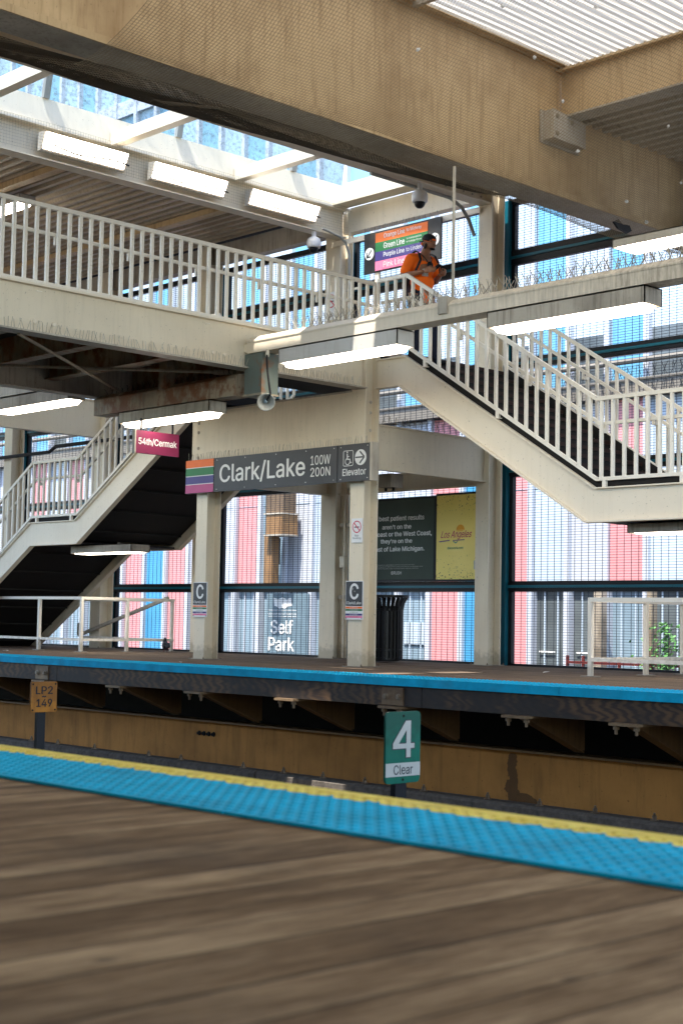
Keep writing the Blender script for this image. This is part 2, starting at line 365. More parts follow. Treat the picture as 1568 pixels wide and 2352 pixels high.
def fill_outlines(raw):
    """fills glyph outlines by the non-zero rule (strokes of one glyph may overlap)"""
    from mathutils.geometry import delaunay_2d_cdt
    V = [v.co.to_2d() for v in raw.vertices]; nxt = {}
    for e in raw.edges: nxt.setdefault(e.vertices[0], []).append(e.vertices[1]); nxt.setdefault(e.vertices[1], []).append(e.vertices[0])
    seen = set(); loops = []
    for i in range(len(V)):
        if i in seen or i not in nxt: continue
        lp = [i]; seen.add(i); cur = min(nxt[i])          # outlines are stored in drawing order
        if i+1 in nxt[i]: cur = i+1
        while cur not in seen:
            lp.append(cur); seen.add(cur); n = [k for k in nxt[cur] if k not in seen]
            if not n: break
            cur = n[0]
        if len(lp) > 2: loops.append(lp)
    bpy.data.meshes.remove(raw)
    groups = []                                            # neighbouring loops with touching x-range belong together
    for lp in sorted(loops, key=lambda l: min(V[i].x for i in l)):
        x0, x1 = min(V[i].x for i in lp), max(V[i].x for i in lp)
        if groups and x0 <= groups[-1][1]: groups[-1][0].append(lp); groups[-1][1] = max(groups[-1][1], x1)
        else: groups.append([[lp], x1])
    vs, fs = [], []
    for g, _ in groups:
        P = []; E_ = []
        for lp in g:
            b = len(P); P += [V[i] for i in lp]; E_ += [(b+k, b+(k+1) % len(lp)) for k in range(len(lp))]
        ov, oe, of, _, _, _ = delaunay_2d_cdt(P, E_, [], 0, 1e-6)
        n = len(vs); vs += [(p.x, p.y, 0) for p in ov]
        for f in of:
            cx = sum(ov[i].x for i in f)/len(f); cy = sum(ov[i].y for i in f)/len(f); w = 0
            for lp in g:
                for k in range(len(lp)):
                    a, b = V[lp[k]], V[lp[(k+1) % len(lp)]]
                    if (a.y <= cy) != (b.y <= cy) and cx < a.x+(cy-a.y)/(b.y-a.y)*(b.x-a.x): w += 1 if b.y > a.y else -1
            if w: fs.append([n+i for i in f])
    me = bpy.data.meshes.new('m'); me.from_pydata(vs, [], fs); return me
def text(s, size, mat, parent, loc, face='-Y', sx=1.0, bold=0.0, align='CENTER', shear=0.0, name='lettering', spacing=1.0):
    cu = bpy.data.curves.new(name, 'FONT'); cu.body = s; cu.size = size; cu.align_x = align; cu.align_y = 'CENTER'
    cu.extrude = 0.0; cu.fill_mode = 'NONE'; cu.offset = 0.0 if FONT else bold; cu.shear = shear; cu.resolution_u = 4; cu.space_character = spacing; cu.space_line = 0.95
    if FONT: cu.font = FONT
    t = bpy.data.objects.new('tmp', cu); C.objects.link(t)
    bpy.context.view_layer.update()
    raw = bpy.data.meshes.new_from_object(t.evaluated_get(bpy.context.evaluated_depsgraph_get()))
    bpy.data.objects.remove(t); bpy.data.curves.remove(cu)
    me = fill_outlines(raw)
    if FONT and bold:                  # heavier strokes: the same outlines stacked with tiny shifts
        b = bold*size*0.75; V = [v.co.copy() for v in me.vertices]; F = [list(p.vertices) for p in me.polygons]; n = len(V); vs = []; fs = []
        for k, (dx, dy) in enumerate(((-b, 0), (b, 0), (0, b*.6), (0, -b*.6), (0, 0))):
            vs += [v+Vector((dx, dy, k*0.0006)) for v in V]; fs += [[i+n*k for i in f] for f in F]
        bpy.data.meshes.remove(me); me = bpy.data.meshes.new('m'); me.from_pydata(vs, [], fs)
    rot = Matrix.Rotation(ROTS[face][2], 4, 'Z') @ Matrix.Rotation(ROTS[face][0], 4, 'X') @ Matrix.Diagonal((sx, 1, 1, 1))
    me.transform(Matrix.Translation(Vector(loc)-rootloc(parent)) @ rot)
    me.materials.clear(); me.materials.append(M_[mat]); me.name = name
    o = bpy.data.objects.new(name, me); C.objects.link(o); o.parent = parent; return o
def fit_text(s, x0, x1, z0, z1, y, mat, parent, face='-Y', bold=0.0, shear=0.0, name='lettering', align='CENTER'):
    """lettering sized to the given box on an upright plane (face -Y: x,z at depth y ; face +X: y,z at x=y)"""
    o = text(s, 1.0, mat, parent, (0, 0, 0), face, 1.0, bold, align, shear, name)
    me = o.data; a = 0 if face == '-Y' else 1
    co = [v.co.copy() for v in me.vertices]
    lo = [min(c[i] for c in co) for i in range(3)]; hi = [max(c[i] for c in co) for i in range(3)]
    off = rootloc(parent); b = 1-a
    for v, c in zip(me.vertices, co):
        n = [0, 0, 0]
        n[a] = x0+(c[a]-lo[a])/(hi[a]-lo[a])*(x1-x0)
        n[2] = z0+(c[2]-lo[2])/(hi[2]-lo[2])*(z1-z0)
        n[b] = y+((c[b]-lo[b])/(hi[b]-lo[b])-0.5)*0.003 if hi[b]-lo[b] > 1e-5 else y
        v.co = Vector(n)-off
    return o
def spikes(mb, p, q, n=None, h=0.11, pitch=0.042, th=0.005, side=(1, 0, 0), spread=0.5, up=(0, 0, 1)):
    """stainless bird spikes: thin wires leaning alternately to either side of the strip"""
    p, q = Vector(p), Vector(q); L = (q-p).length; d = (q-p)/L; k = int(L/pitch); sd_ = Vector(side); u = Vector(up)
    for i in range(k):
        b = p+d*(i+0.5)*pitch; w = [-1, 1, 0][i % 3]*spread
        t = b+u*h*random.uniform(0.85, 1.1)+sd_*h*w+d*random.uniform(-0.35, 0.35)*h
        mb.bar(b, t, th, th, up=(0.3, 0.5, 0.1))
# ================================================================== SETTING
structure('ground', MB().add([(-900, -900, -5.6), (900, -900, -5.6), (900, 900, -5.6), (-900, 900, -5.6)], [(0, 1, 2, 3)]), 'asphalt')
structure('near_platform', MB().box(-34, -6, -0.10, 6, 3.95, 0.0), 'wood_near')
structure('far_platform', MB().box(-40, 12.30, -0.06, 4, 18.3, 0.0), 'wood_far')
tb = MB().box(-60, 3.4, -1.75, 20, 13.42, -1.62)
structure('track_bed', tb, 'tie')
structure('track_walkway', MB().box(-60, 12.20, -1.62, 20, 13.38, -1.44), 'wood_far')
t = thing('unseen_shade_canopy', 'unseen brown canopy added over the near platform behind and above the viewer to block light', 'canopy', (-14, -1, 3.6))  # out of view, added to cut sky light over the near boards
MB().box(-34, -3.2, 3.60, 6, 0.9, 3.72).build('roof', 'girder_tan', t)
for x in (-30, -22, 2): MB().box(x, -2.9, 0, x+.2, -2.7, 3.6).build('post', 'cream_dirty', t)
t = thing('unseen_shade_wall', 'unseen cream wall added along the back of the near platform behind the viewer to block light', 'wall', (-14, -3.1, 0))  # out of view, added to stop sky light from behind the camera
MB().box(-34, -3.2, 0, 6, -3.1, 3.6).build('panel', 'cream_dirty', t)
# ------------------------------------------------------------------ tracks
for yc, lab in ((6.1, 'near'), (10.1, 'far')):
    t = thing('railway_track', 'steel rails of the %s track on dark timber ties between the platforms' % lab, 'railway track', (-16, yc, -1.62), 'railway tracks between the platforms')
    for s in (-1, 1):
        y = yc+s*0.72
        MB().prism([(y-.065, -1.52), (y+.065, -1.52), (y+.02, -1.50), (y+.012, -1.42), (y+.036, -1.40), (y+.036, -1.37), (y-.036, -1.37), (y-.036, -1.40), (y-.012, -1.42), (y-.02, -1.50)], 'YZ', -45, 10).build('rail', 'railsteel', t)
    for i in range(95):
        x = -40+i*0.5
        MB().box(x, yc-1.3, -1.62, x+.22, yc+1.3, -1.52).build('tie', 'tie', t)
for x0, x1, lab in ((-45, -14.6, 'left run of the weathered guard timber bolted down below the far platform'), (-14.57, 6, 'right run of the weathered guard timber bolted down below the far platform')):
    g = thing('guard_timber', lab, 'timber', ((x0+x1)/2, 12.8, -1.44), 'guard timbers beside the far track')
    MB().prism([(12.62, -1.44), (12.88, -1.44), (12.88, -1.31), (12.85, -1.28), (12.66, -1.28), (12.62, -1.31)], 'YZ', x0, x1).build('beam', 'guard', g)
    x = max(x0, -27)+0.4
    while x < min(x1, -5):
        MB().lathe((x, 12.74, -1.28), [(0.045, 0), (0.045, 0.008), (0.024, 0.01), (0.024, 0.045), (0.012, 0.055), (0.012, 0.075)], 8).build('bolt', 'railsteel', g)
        x += random.choice((0.72, 0.95, 1.3))
# ------------------------------------------------------------------ tactile edges
def domes(mb, x0, x1, y0, y1, z, p=0.060, r=0.017, h=0.006):
    nx = int((x1-x0)/p); ny = int((y1-y0)/p)
    for i in range(nx):
        for j in range(ny):
            cx_, cy_ = x0+(i+.5)*p, y0+(j+.5)*p; vs = []; n = 6
            for rr, zz in ((r, z), (r*.6, z+h)):
                for k in range(n):
                    a = math.pi*2*k/n; vs.append((cx_+rr*math.cos(a), cy_+rr*math.sin(a), zz))
            mb.add(vs, [(k, (k+1) % n, n+(k+1) % n, n+k) for k in range(n)]+[tuple(range(n, 2*n))])
t = thing('tactile_edge', 'bright blue tactile strip with ragged yellow outer band along the near platform edge', 'tactile paving', (-6, 3.6, 0), 'blue tactile edge strips')
for i in range(14):
    x0 = -24+i*1.83
    MB().box(x0, 3.22, 0.002, x0+1.822, 3.972, 0.012).build('tile', 'tact_near', t)
mb = MB(); domes(mb, -13, -1.6, 3.24, 3.96, 0.012, r=0.019, h=0.004); mb.build('raised_domes', 'tact_near', t, stuff=True)
t = thing('tactile_edge', 'light blue tactile strip with folded-down lip along the far platform edge', 'tactile paving', (-14, 12.5, 0), 'blue tactile edge strips')
for i in range(13):
    x0 = -25.95+i*1.83
    MB().box(x0, 12.245, -0.078, x0+1.824, 12.262, 0.012).box(x0, 12.262, 0.003, x0+1.824, 12.86, 0.012).build('tile', 'tact_far', t)
mb = MB(); domes(mb, -24, -4, 12.27, 12.86, 0.012, r=0.020, h=0.009); mb.build('raised_domes', 'tact_far', t, stuff=True)
# ------------------------------------------------------------------ far platform edge structure
t = thing('edge_timber', 'dark scorched timber fascia beam under the blue edge of the far platform', 'timber', (-14, 12.35, -0.3))
for i in range(5):
    x0 = -33+i*7.2
    MB().box(x0, 12.28, -0.305, x0+7.19, 12.50, -0.062).build('beam', 'timber', t)
bx_ = [-26.1, -24.35, -22.6, -20.85, -18.98, -17.12, -15.37, -13.60, -11.84, -10.03, -8.67, -6.9, -5.1]
wh = ['far left', 'second from the left edge of the picture', 'above the amber post sign', 'just right of the amber post sign', 'left of the first sign column', 'under the dark steel column gap', 'left of the green post sign', 'behind the green post sign', 'right of the green post sign', 'at the right edge of the picture']
blabs = {-18.98: 'steel outrigger bracket with bolted face plate above the amber post sign', -17.12: 'first rusty outrigger bracket right of the amber post sign', -15.37: 'rusty outrigger bracket below the left C sign column', -13.60: 'rusty outrigger bracket midway between the amber and green post signs', -11.84: 'steel outrigger bracket with bolted face plate above the green post sign', -10.03: 'rusty outrigger bracket right of the green post sign', -8.67: 'rusty outrigger bracket nearest the right end of the brown girder'}
for k, x in enumerate(bx_):
    lab = blabs.get(x, 'rusty outrigger bracket under the far platform, %s' % ('number %d beyond the left edge of the photo' % (4-k) if x < -19 else 'beyond the right edge of the photo' if x > -6 else 'last one by the right edge of the photo'))
    g = thing('bracket', lab, 'bracket', (x, 12.9, -0.5), 'outrigger brackets under the far platform')
    MB().prism([(12.36, -0.335), (13.40, -0.335), (13.40, -0.72), (13.30, -0.72)], 'YZ', x-.011, x+.011).build('web', 'brown_dark', g)
    MB().bar((x, 12.36, -0.34), (x, 13.32, -0.735), 0.13, 0.014, up=(0, 0, 1)).build('lower_flange', 'brown_dark', g)
    MB().box(x-.17, 12.20, -0.335, x+.17, 12.62, -0.308).build('cleat', 'cleat', g)
    for dx in (-.12, .12):
        MB().cyl((x+dx, 12.26, -0.335), (x+dx, 12.26, -0.42), 0.016, 8).cyl((x+dx, 12.26, -0.345), (x+dx, 12.26, -0.375), 0.032, 6).build('bolt', 'cleat', g)
    if x in (-18.98, -11.84):
        p = MB().box(x-.165, 12.262, -0.295, x+.165, 12.279, -0.10).build('face_plate', 'cleat', g)
        for dx in (-.10, .10): MB().lathe((x+dx, 12.262, -0.2), [(0.038, 0), (0.038, 0.01), (0.024, 0.012), (0.024, 0.035)], 8, (0, -1, 0)).build('bolt', 'rod', p)
t = thing('steel_girder', 'long tan brown plate girder below the far platform with a dark leak stain', 'girder', (-14, 13.45, -1.4))
mat, nt, b = base_mat("brown_girder_face")
pz = coords(nt)
col = mixc(nt, mth(nt, 'MULTIPLY', ramp(nt, noise(nt, pz, 1.1, 6, 0.6), [(0.4, (0, 0, 0)), (0.72, (1, 1, 1))]), 0.7), (0.48, 0.215, 0.055), (0.22, 0.098, 0.026))
col = mixc(nt, mth(nt, 'MULTIPLY', ramp(nt, noise(nt, coords(nt, (6, 6, 0.8)), 1.6, 4, 0.6), [(0.5, (0, 0, 0)), (0.75, (1, 1, 1))]), 0.4), col, (0.09, 0.05, 0.02))
col = mixc(nt, mth(nt, 'MULTIPLY', ramp(nt, noise(nt, pz, 30, 2), [(0.68, (0, 0, 0)), (0.72, (1, 1, 1))]), 0.7), col, (0.04, 0.022, 0.012))
sx_ = nd(nt, "ShaderNodeSeparateXYZ"); nt.links.new(pz, sx_.inputs[0])
wob = mth(nt, 'MULTIPLY', mth(nt, 'SUBTRACT', noise(nt, pz, 7, 4), 0.5), 0.26)
def blob(cx_, cz_, rx_, rz_):
    dx = mth(nt, 'DIVIDE', mth(nt, 'SUBTRACT', mth(nt, 'ADD', sx_.outputs[0], wob), cx_), rx_)
    dz = mth(nt, 'DIVIDE', mth(nt, 'SUBTRACT', sx_.outputs[2], cz_), rz_)
    return mth(nt, 'LESS_THAN', mth(nt, 'ADD', mth(nt, 'MULTIPLY', dx, dx), mth(nt, 'MULTIPLY', dz, dz)), 1.0)
st_ = mth(nt, 'MAXIMUM', mth(nt, 'MAXIMUM', blob(-11.03, -1.02, 0.075, 0.19), blob(-11.02, -1.24, 0.12, 0.16)), blob(-10.85, -1.36, 0.18, 0.10))
col = mixc(nt, mth(nt, 'MULTIPLY', st_, 0.75), col, (0.055, 0.033, 0.02))
nt.links.new(col, b.inputs["Base Color"]); b.inputs["Roughness"].default_value = 0.7; b.inputs["Specular IOR Level"].default_value = 0.1
M_['brown_face'] = mat
MB().box(-60, 13.40, -2.4, 20, 13.43, -0.80).build('web', 'brown_face', t)
MB().box(-60, 13.30, -0.80, 20, 13.60, -0.778).build('top_flange', 'brown', t)
for i in range(4): MB().lathe((-16.68+i*0.105, 13.40, -0.97), [(0.035, 0), (0.035, 0.01), (0.022, 0.012), (0.022, 0.04)], 8, (0, -1, 0)).build('bolt', 'dark', t)
t = thing('platform_footing', 'dark steel frame carrying the far platform behind the brown girder', 'frame', (-14, 16, -1))
MB().box(-40, 13.6, -0.35, 4, 18.2, -0.08).box(-40, 17.9, -5.5, 4, 18.2, -0.35).build('joist_frame', 'dark', t)
t = thing('platform_footing', 'dark steel frame carrying the near platform below its boards', 'frame', (-14, 1, -1))
MB().box(-34, -6, -0.5, 6, 3.6, -0.12).box(-34, 3.3, -1.7, 6, 3.42, -0.5).build('joist_frame', 'dark', t)
# ================================================================== COLUMNS
def column(x0, x1, y0, y1, z1, label, name='steel_column', mat='cream', fl=0.022):
    t = thing(name, label, 'column', ((x0+x1)/2, (y0+y1)/2, 0), 'cream steel columns on the far platform')
    MB().box(x0, y0, 0, x1, y0+fl, z1).build('flange', mat, t)
    MB().box(x0, y1-fl, 0, x1, y1, z1).build('flange', mat, t)
    xm = (x0+x1)/2; MB().box(xm-.012, y0+fl, 0, xm+.012, y1-fl, z1).build('web', mat, t)
    MB().box(x0-.05, y0-.05, 0, x1+.05, y1+.05, 0.012).build('base_plate', 'cream_dirty', t)
    for bx, by in ((x0-.03, y0-.03), (x1+.03, y0-.03), (x1+.03, y1+.03)): MB().lathe((bx, by, .012), [(.014, 0), (.014, .012), (.007, .014), (.007, .03)], 6).build('anchor_bolt', 'rod', t)
    return t
c1 = column(-18.51, -18.25, 14.70, 14.98, 2.76, 'cream column holding the left end of the station name sign')
c2 = column(-15.075, -14.80, 14.70, 14.98, 4.46, 'cream column with no smoking plate under the right end of the station name sign')
for z in (4.32, 4.22, 4.12, 4.02, 3.92): MB().lathe((-14.93, 14.70, z), [(0.028, 0), (0.02, 0.018)], 8, (0, -1, 0)).lathe((-15.02, 14.70, z), [(0.028, 0), (0.02, 0.018)], 8, (0, -1, 0)).build('bolt', 'cream_dirty', c2)
for z in (3.7, 3.55, 3.3, 3.1): MB().lathe((-14.80, 14.80, z), [(0.025, 0), (0.018, 0.016)], 8, (1, 0, 0)).build('bolt', 'cream_dirty', c2)
column(-15.05, -14.79, 17.35, 17.66, 7.58, 'tall cream column right of the yellow poster, reaching the roof')
column(-18.49, -18.13, 17.35, 17.66, 7.58, 'tall cream column with a conduit, left of the litter bin')
column(-21.95, -21.62, 17.35, 17.66, 7.58, 'tall cream rear column seen behind the left sign column')
column(-25.18, -24.84, 17.35, 17.66, 7.58, 'cream rear column behind the foot of the left staircase')
column(-28.6, -28.3, 17.35, 17.66, 7.58, 'cream rear column hidden at the far left end of the fence')
# conduits on the middle rear column
t = thing('conduit', 'thin cream conduit with junction box running up the column left of the bin', 'conduit', (-18.02, 17.5, 0))
MB().tube([(-17.98, 17.42, 0.02), (-17.98, 17.42, 7.2)], 0.018).build('pipe', 'cream', t)
MB().box(-18.04, 17.37, 1.52, -17.93, 17.45, 1.70).build('junction_box', 'cream', t)
for z in (1.03, 2.23): MB().box(-18.13, 17.44, z-.03, -17.60, 17.47, z+.03).build('strut', 'cream_dirty', t)
t = thing('conduit', 'grey conduit bending down from the light beam to the column below the left dome camera', 'conduit', (-18, 17, 7))
MB().tube([(-17.95, 16.75, 7.12), (-17.95, 17.15, 7.06), (-17.95, 17.30, 6.98), (-17.95, 17.38, 6.80), (-17.95, 17.40, 6.2), (-17.95, 17.40, 4.5)], 0.020).build('pipe', 'galv', t)
for z in (6.2, 5.4): MB().box(-18.1, 17.41, z-.02, -17.7, 17.44, z+.02).build('strut', 'galv', t)
t = thing('conduit', 'dark grey conduit curving down beside the right dome camera to the tall column', 'conduit', (-15, 17, 7))
MB().tube([(-14.97, 14.9, 7.03), (-14.97, 16.6, 7.03), (-15.05, 16.95, 6.97), (-15.08, 17.15, 6.82), (-15.08, 17.28, 6.60)], 0.028).build('pipe', 'galv', t)
t = thing('conduit', 'dark grey pipe running in front of the fence behind the left staircase', 'conduit', (-26, 17.2, 4.1))
MB().tube([(-33, 17.2, 4.02), (-26.6, 17.2, 4.02), (-26.35, 17.2, 4.12), (-25.8, 17.2, 4.12), (-21.9, 17.2, 4.12)], 0.038).build('pipe', 'cable', t)
t = thing('conduit', 'cream hooked pipe at the far left edge behind the left stair railing', 'conduit', (-27.8, 16.6, 3))
MB().tube([(-28.4, 16.6, 4.15), (-28.2, 16.6, 4.25), (-28.0, 16.6, 4.15), (-28.0, 16.6, 0)], 0.035).build('pipe', 'cream_dirty', t)
# ================================================================== HORIZONTAL STEEL
def beam(name, label, p0, p1, w, z0, z1, mat, cat='beam', group='cream steel beams', fl=0.02, box=False):
    """I beam along X or Y between (x,y) p0 and p1"""
    t = thing(name, label, cat, ((p0[0]+p1[0])/2, (p0[1]+p1[1])/2, z0), group)
    ax = abs(p1[0]-p0[0]) > abs(p1[1]-p0[1])
    def bxx(a, b, zz0, zz1):
        if ax: return MB().box(p0[0], p0[1]+a, zz0, p1[0], p0[1]+b, zz1)
        return MB().box(p0[0]+a, p0[1], zz0, p0[0]+b, p1[1], zz1)
    if box: bxx(-w/2, w/2, z0, z1).build('body', mat, t); return t
    bxx(-w/2, w/2, z0, z0+fl).build('lower_flange', mat, t); bxx(-w/2, w/2, z1-fl, z1).build('upper_flange', mat, t)
    bxx(-.012, .012, z0+fl, z1-fl).build('web', mat, t); return t
cg = thing('cross_girder', 'deep cream plate girder with bolted end above the station name sign', 'girder', (-16.8, 14.8, 3.3), 'cream steel beams')
MB().box(-18.68, 14.715, 2.77, -15.08, 14.74, 3.86).build('web', 'cream', cg)
MB().box(-18.68, 14.70, 3.86, -15.08, 14.93, 3.885).build('upper_flange', 'cream_dirty', cg)
MB().box(-18.68, 14.74, 2.77, -15.08, 14.95, 2.80).build('lower_flange', 'cream', cg)
for z in (3.70, 3.55, 3.30, 3.15): MB().lathe((-18.52, 14.715, z), [(0.028, 0), (0.02, 0.018)], 8, (0, -1, 0)).build('bolt', 'cream_dirty', cg)
beam('side_girder', 'deep cream girder running back from the right sign column under the right stairs', (-14.90, 14.98), (-14.90, 17.35), 0.10, 2.775, 3.42, 'cream')
beam('ring_beam', 'pale beam over the posters behind the litter bin', (-18.13, 17.48), (-15.05, 17.48), 0.16, 2.74, 3.02, 'cream')
beam('ring_beam', 'pale beam running back from the left sign column over the parking sign', (-18.36, 14.98), (-18.36, 17.35), 0.16, 2.735, 3.02, 'cream')
beam('ring_beam', 'pale beam over the fence left of the middle rear column', (-21.62, 17.48), (-18.49, 17.48), 0.16, 4.15, 4.45, 'cream')
beam('stub_girder', 'bright cream girder lit by a strip light at the far left behind the footbridge', (-25.0, 4.0), (-25.0, 17.35), 0.16, 4.20, 4.95, 'cream_clean')
# roof level
lb = beam('roof_beam', 'cream roof beam carrying the three tilted lights beside the skylight', (-18.10, 2.0), (-18.10, 17.35), 0.24, 7.07, 7.56, 'cream')
MB().box(-17.985, 2.0, 7.535, -17.955, 17.6, 7.575).build('trim', 'cream_clean', lb)
rb = beam('roof_beam', 'cream roof beam above the right dome camera, half hidden behind the netted girder', (-14.93, 2.0), (-14.93, 17.35), 0.24, 7.07, 7.56, 'cream')
for i in range(12): MB().lathe((-14.80, 14.9+i*0.2, 7.12), [(0.02, 0), (0.014, 0.012)], 6, (1, 0, 0)).build('bolt', 'cream_dirty', rb)
beam('roof_beam', 'soiled cream roof beam behind the line direction sign', (-18.13, 17.50), (-15.05, 17.50), 0.18, 7.18, 7.60, 'cream', box=True)
beam('roof_beam', 'dark roof beam over the fence at the right end', (-14.79, 17.6), (-4.0, 17.6), 0.2, 7.25, 7.6, 'cream_dirty', box=True)
beam('roof_beam', 'dark roof beam over the fence behind the corrugated roof', (-40, 17.6), (-18.5, 17.6), 0.2, 7.25, 7.6, 'cream_dirty', box=True)
t = thing('steel_angle', 'white steel angle spanning between the tall columns above the direction sign', 'angle bar', (-16.6, 17.3, 7))
MB().box(-18.30, 17.30, 6.955, -14.99, 17.325, 7.045).build('bar', 'cream_clean', t)
t = thing('hanging_rod', 'thin pale rod hanging from the roof down to the long strip-light beam', 'rod', (-11.5, 12.7, 4.3))
MB().cyl((-11.335, 12.63, 5.86), (-11.335, 12.63, 4.30), 0.018, 8).build('rod', 'cream_dirty', t)
# skylight
t = thing('skylight', 'glazed vaulted skylight with curved ribs over the footbridge', 'skylight', (-16.5, 10, 7.6))
for s, x in ((1, -18.0), (-1, -15.03)):
    MB().prism([(x, 7.58), (x-.02*s, 7.96), (x-.10*s, 7.96), (x-.10*s, 7.58)], 'XZ', 2.0, 17.28).build('curb', 'cream_clean', t)
MB().box(-18.0, 17.28, 7.6, -15.03, 17.36, 8.0).build('end_curb', 'cream_clean', t)
MB().box(-18.0, 16.98, 7.56, -15.03, 17.28, 7.60).build('end_ledge', 'cream', t)
def arc(n=10, r0=0.0):
    return [(-16.515-(1.5+r0)*math.cos(math.pi*i/n), 7.96+(1.25+r0)*math.sin(math.pi*i/n)) for i in range(n+1)]
for y in (4.32, 6.68, 9.04, 11.40, 13.77, 16.13):
    mb = MB(); a = arc()
    for (x0, z0), (x1, z1) in zip(a[:-1], a[1:]): mb.bar((x0, y, z0), (x1, y, z1), 0.07, 0.10, up=(0, 1, 0))
    mb.build('rib', 'galv', t)
mb = MB(); a = arc(10, 0.07)
for (x0, z0), (x1, z1) in zip(a[:-1], a[1:]): mb.add([(x0, 2, z0), (x1, 2, z1), (x1, 17.3, z1), (x0, 17.3, z0)], [(0, 1, 2, 3)])
mb.build('glazing', 'skyglass', t)
for i, (y, l) in enumerate(((5.5, 'nearest the tracks'), (7.86, 'second from the tracks'), (10.22, 'at the top left corner'), (12.58, 'above the first tilted light'), (14.95, 'above the second tilted light'))):
    beam('skylight_beam', 'pale cross beam spanning the skylight, '+l, (-17.98, y), (-15.05, y), 0.15, 7.53, 7.72, 'cream_clean', group='cross beams under the skylight', box=True)
# corrugated deck left of the light beam
def deck(x0, x1, y0, y1, z, pitch, h, along='X'):
    mb = MB(); n = int((y1-y0)/pitch) if along == 'X' else int((x1-x0)/pitch)
    prof = []
    b0 = y0 if along == 'X' else x0
    for i in range(n):
        b = b0+i*pitch; prof += [(b, z), (b+pitch*.38, z), (b+pitch*.5, z+h), (b+pitch*.88, z+h)]
    prof.append((b0+n*pitch, z))
    for (a, za), (c, zc) in zip(prof[:-1], prof[1:]):
        if along == 'X': mb.add([(x0, a, za), (x1, a, za), (x1, c, zc), (x0, c, zc)], [(0, 1, 2, 3)])
        else: mb.add([(a, y0, za), (a, y1, za), (c, y1, zc), (c, y0, zc)], [(0, 1, 2, 3)])
    return mb
t = thing('roof_deck', 'brown grey corrugated metal roof deck behind the row of tilted lights', 'roof', (-28, 10, 7.6), 'station roof panels')
mb = deck(-42, -18.22, 2, 17.5, 7.58, 0.21, 0.055); mb.build('sheet', painted("deck_paint", (0.50, 0.405, 0.29), (0.20, 0.15, 0.10), 0.6), t)
MB().box(-42, 2, 7.66, -18.28, 18.4, 7.70).build('top_skin', 'dark', t)
for y in (6.2, 9.4, 12.6, 15.8): MB().box(-42, y-.08, 7.48, -18.22, y+.08, 7.575).build('purlin', 'girder_tan', t)
t = thing('roof_deck', 'hidden opaque roof strip added between the skylight and the big netted girder to block the sun', 'roof', (-13, 10, 7.8), 'station roof panels')  # hidden strip, added to keep the sun out except at its openings
mb = MB(); x0, x1 = -14.83, -11.9
# openings placed to let sun patches onto the strip-light beam and the platform edge
holes = [(-14.30, -13.40, 11.20, 11.60), (-12.45, -11.95, 10.0, 10.95), (-12.45, -11.95, 11.05, 12.2), (-13.1, -11.95, 9.22, 9.45)]
ys = sorted({-6.0, 18.4}|{h[2] for h in holes}|{h[3] for h in holes}); xs = sorted({x0, x1}|{h[0] for h in holes}|{h[1] for h in holes})
for a, b_ in zip(ys[:-1], ys[1:]):
    for c, d in zip(xs[:-1], xs[1:]):
        if not any(h[0] <= c and d <= h[1] and h[2] <= a and b_ <= h[3] for h in holes): mb.box(c, a, 7.78, d, b_, 7.82)
mb.build('sheet', 'cream_dirty', t)
t = thing('roof_light', 'ribbed translucent fibreglass roof above the netting at the top right corner', 'roof', (-6, 8, 7.9), 'station roof panels')
deck(-11.6, 4, 6.5, 15.03, 7.745, 0.125, 0.035, 'Y').build('sheet', 'fibreglass', t)
MB().box(-11.6, -6, 7.75, 6, 6.5, 7.79).build('unseen_shade_sheet', 'cream_dirty', t)  # opaque stretch out of view, added to darken the near platform
MB().box(-11.6, 15.03, 7.71, 4, 15.05, 7.86).box(-11.72, -6, 7.77, -11.60, 15.05, 7.86).build('flashing', 'cream_dirty', t)
for y in (6.2, 9.2, 12.2): MB().box(-11.6, y-.03, 7.68, 4, y+.03, 7.74).build('purlin', 'cream_dirty', t)
t = thing('roof_deck', 'dark roof deck behind the net at the right edge of the photo', 'roof', (-8, 17, 7.1), 'station roof panels')
deck(-11.65, 4, 15.25, 18.4, 7.12, 0.21, 0.055).box(-11.65, 15.2, 7.25, 4, 18.4, 7.3).build('sheet', 'cream_dirty', t)
# big netted girder
t = thing('roof_girder', 'huge tan roof girder draped in bird netting across the top of the photo', 'girder', (-11.8, 10, 6.1))
MB().box(-11.73, -2, 6.12, -11.70, 19.5, 7.74).build('web', 'girder_tan', t)
MB().box(-12.15, -2, 6.09, -11.62, 19.5, 6.12).build('lower_flange', 'cream_dirty', t)
MB().box(-12.10, -2, 7.74, -11.55, 19.5, 7.77).build('upper_flange', 'girder_tan', t)
MB().box(-11.62, -2, 6.05, -11.60, 19.5, 6.125).build('lip', 'girder_tan', t)
t = thing('roof_girder', 'tan cross girder meeting the big netted girder at the right edge of the photo', 'girder', (-8, 15.1, 6.9))
MB().box(-11.68, 15.04, 7.085, 4, 15.07, 7.68).build('web', 'girder_tan', t)
MB().box(-11.68, 14.93, 7.06, 4, 15.20, 7.085).build('lower_flange', 'cream_dirty', t)
MB().box(-11.68, 14.93, 7.68, 4, 15.20, 7.71).build('upper_flange', 'girder_tan', t)
sb = MB().box(-11.695, 14.62, 6.70, -11.67, 15.40, 7.12).build('seat_plate', 'cream_dirty', t)
MB().prism([(14.66, 6.73), (15.32, 6.73), (15.32, 7.055), (14.66, 7.10)], 'YZ', -11.67, -11.50).build('seat_bracket', 'cream_dirty', t)
for dy, dz in ((14.70, 7.02), (14.70, 6.80), (15.0, 7.0)): MB().lathe((-11.50, dy+.03, dz), [(0.035, 0), (0.024, 0.02)], 8, (1, 0, 0)).build('bolt', 'rod', t)
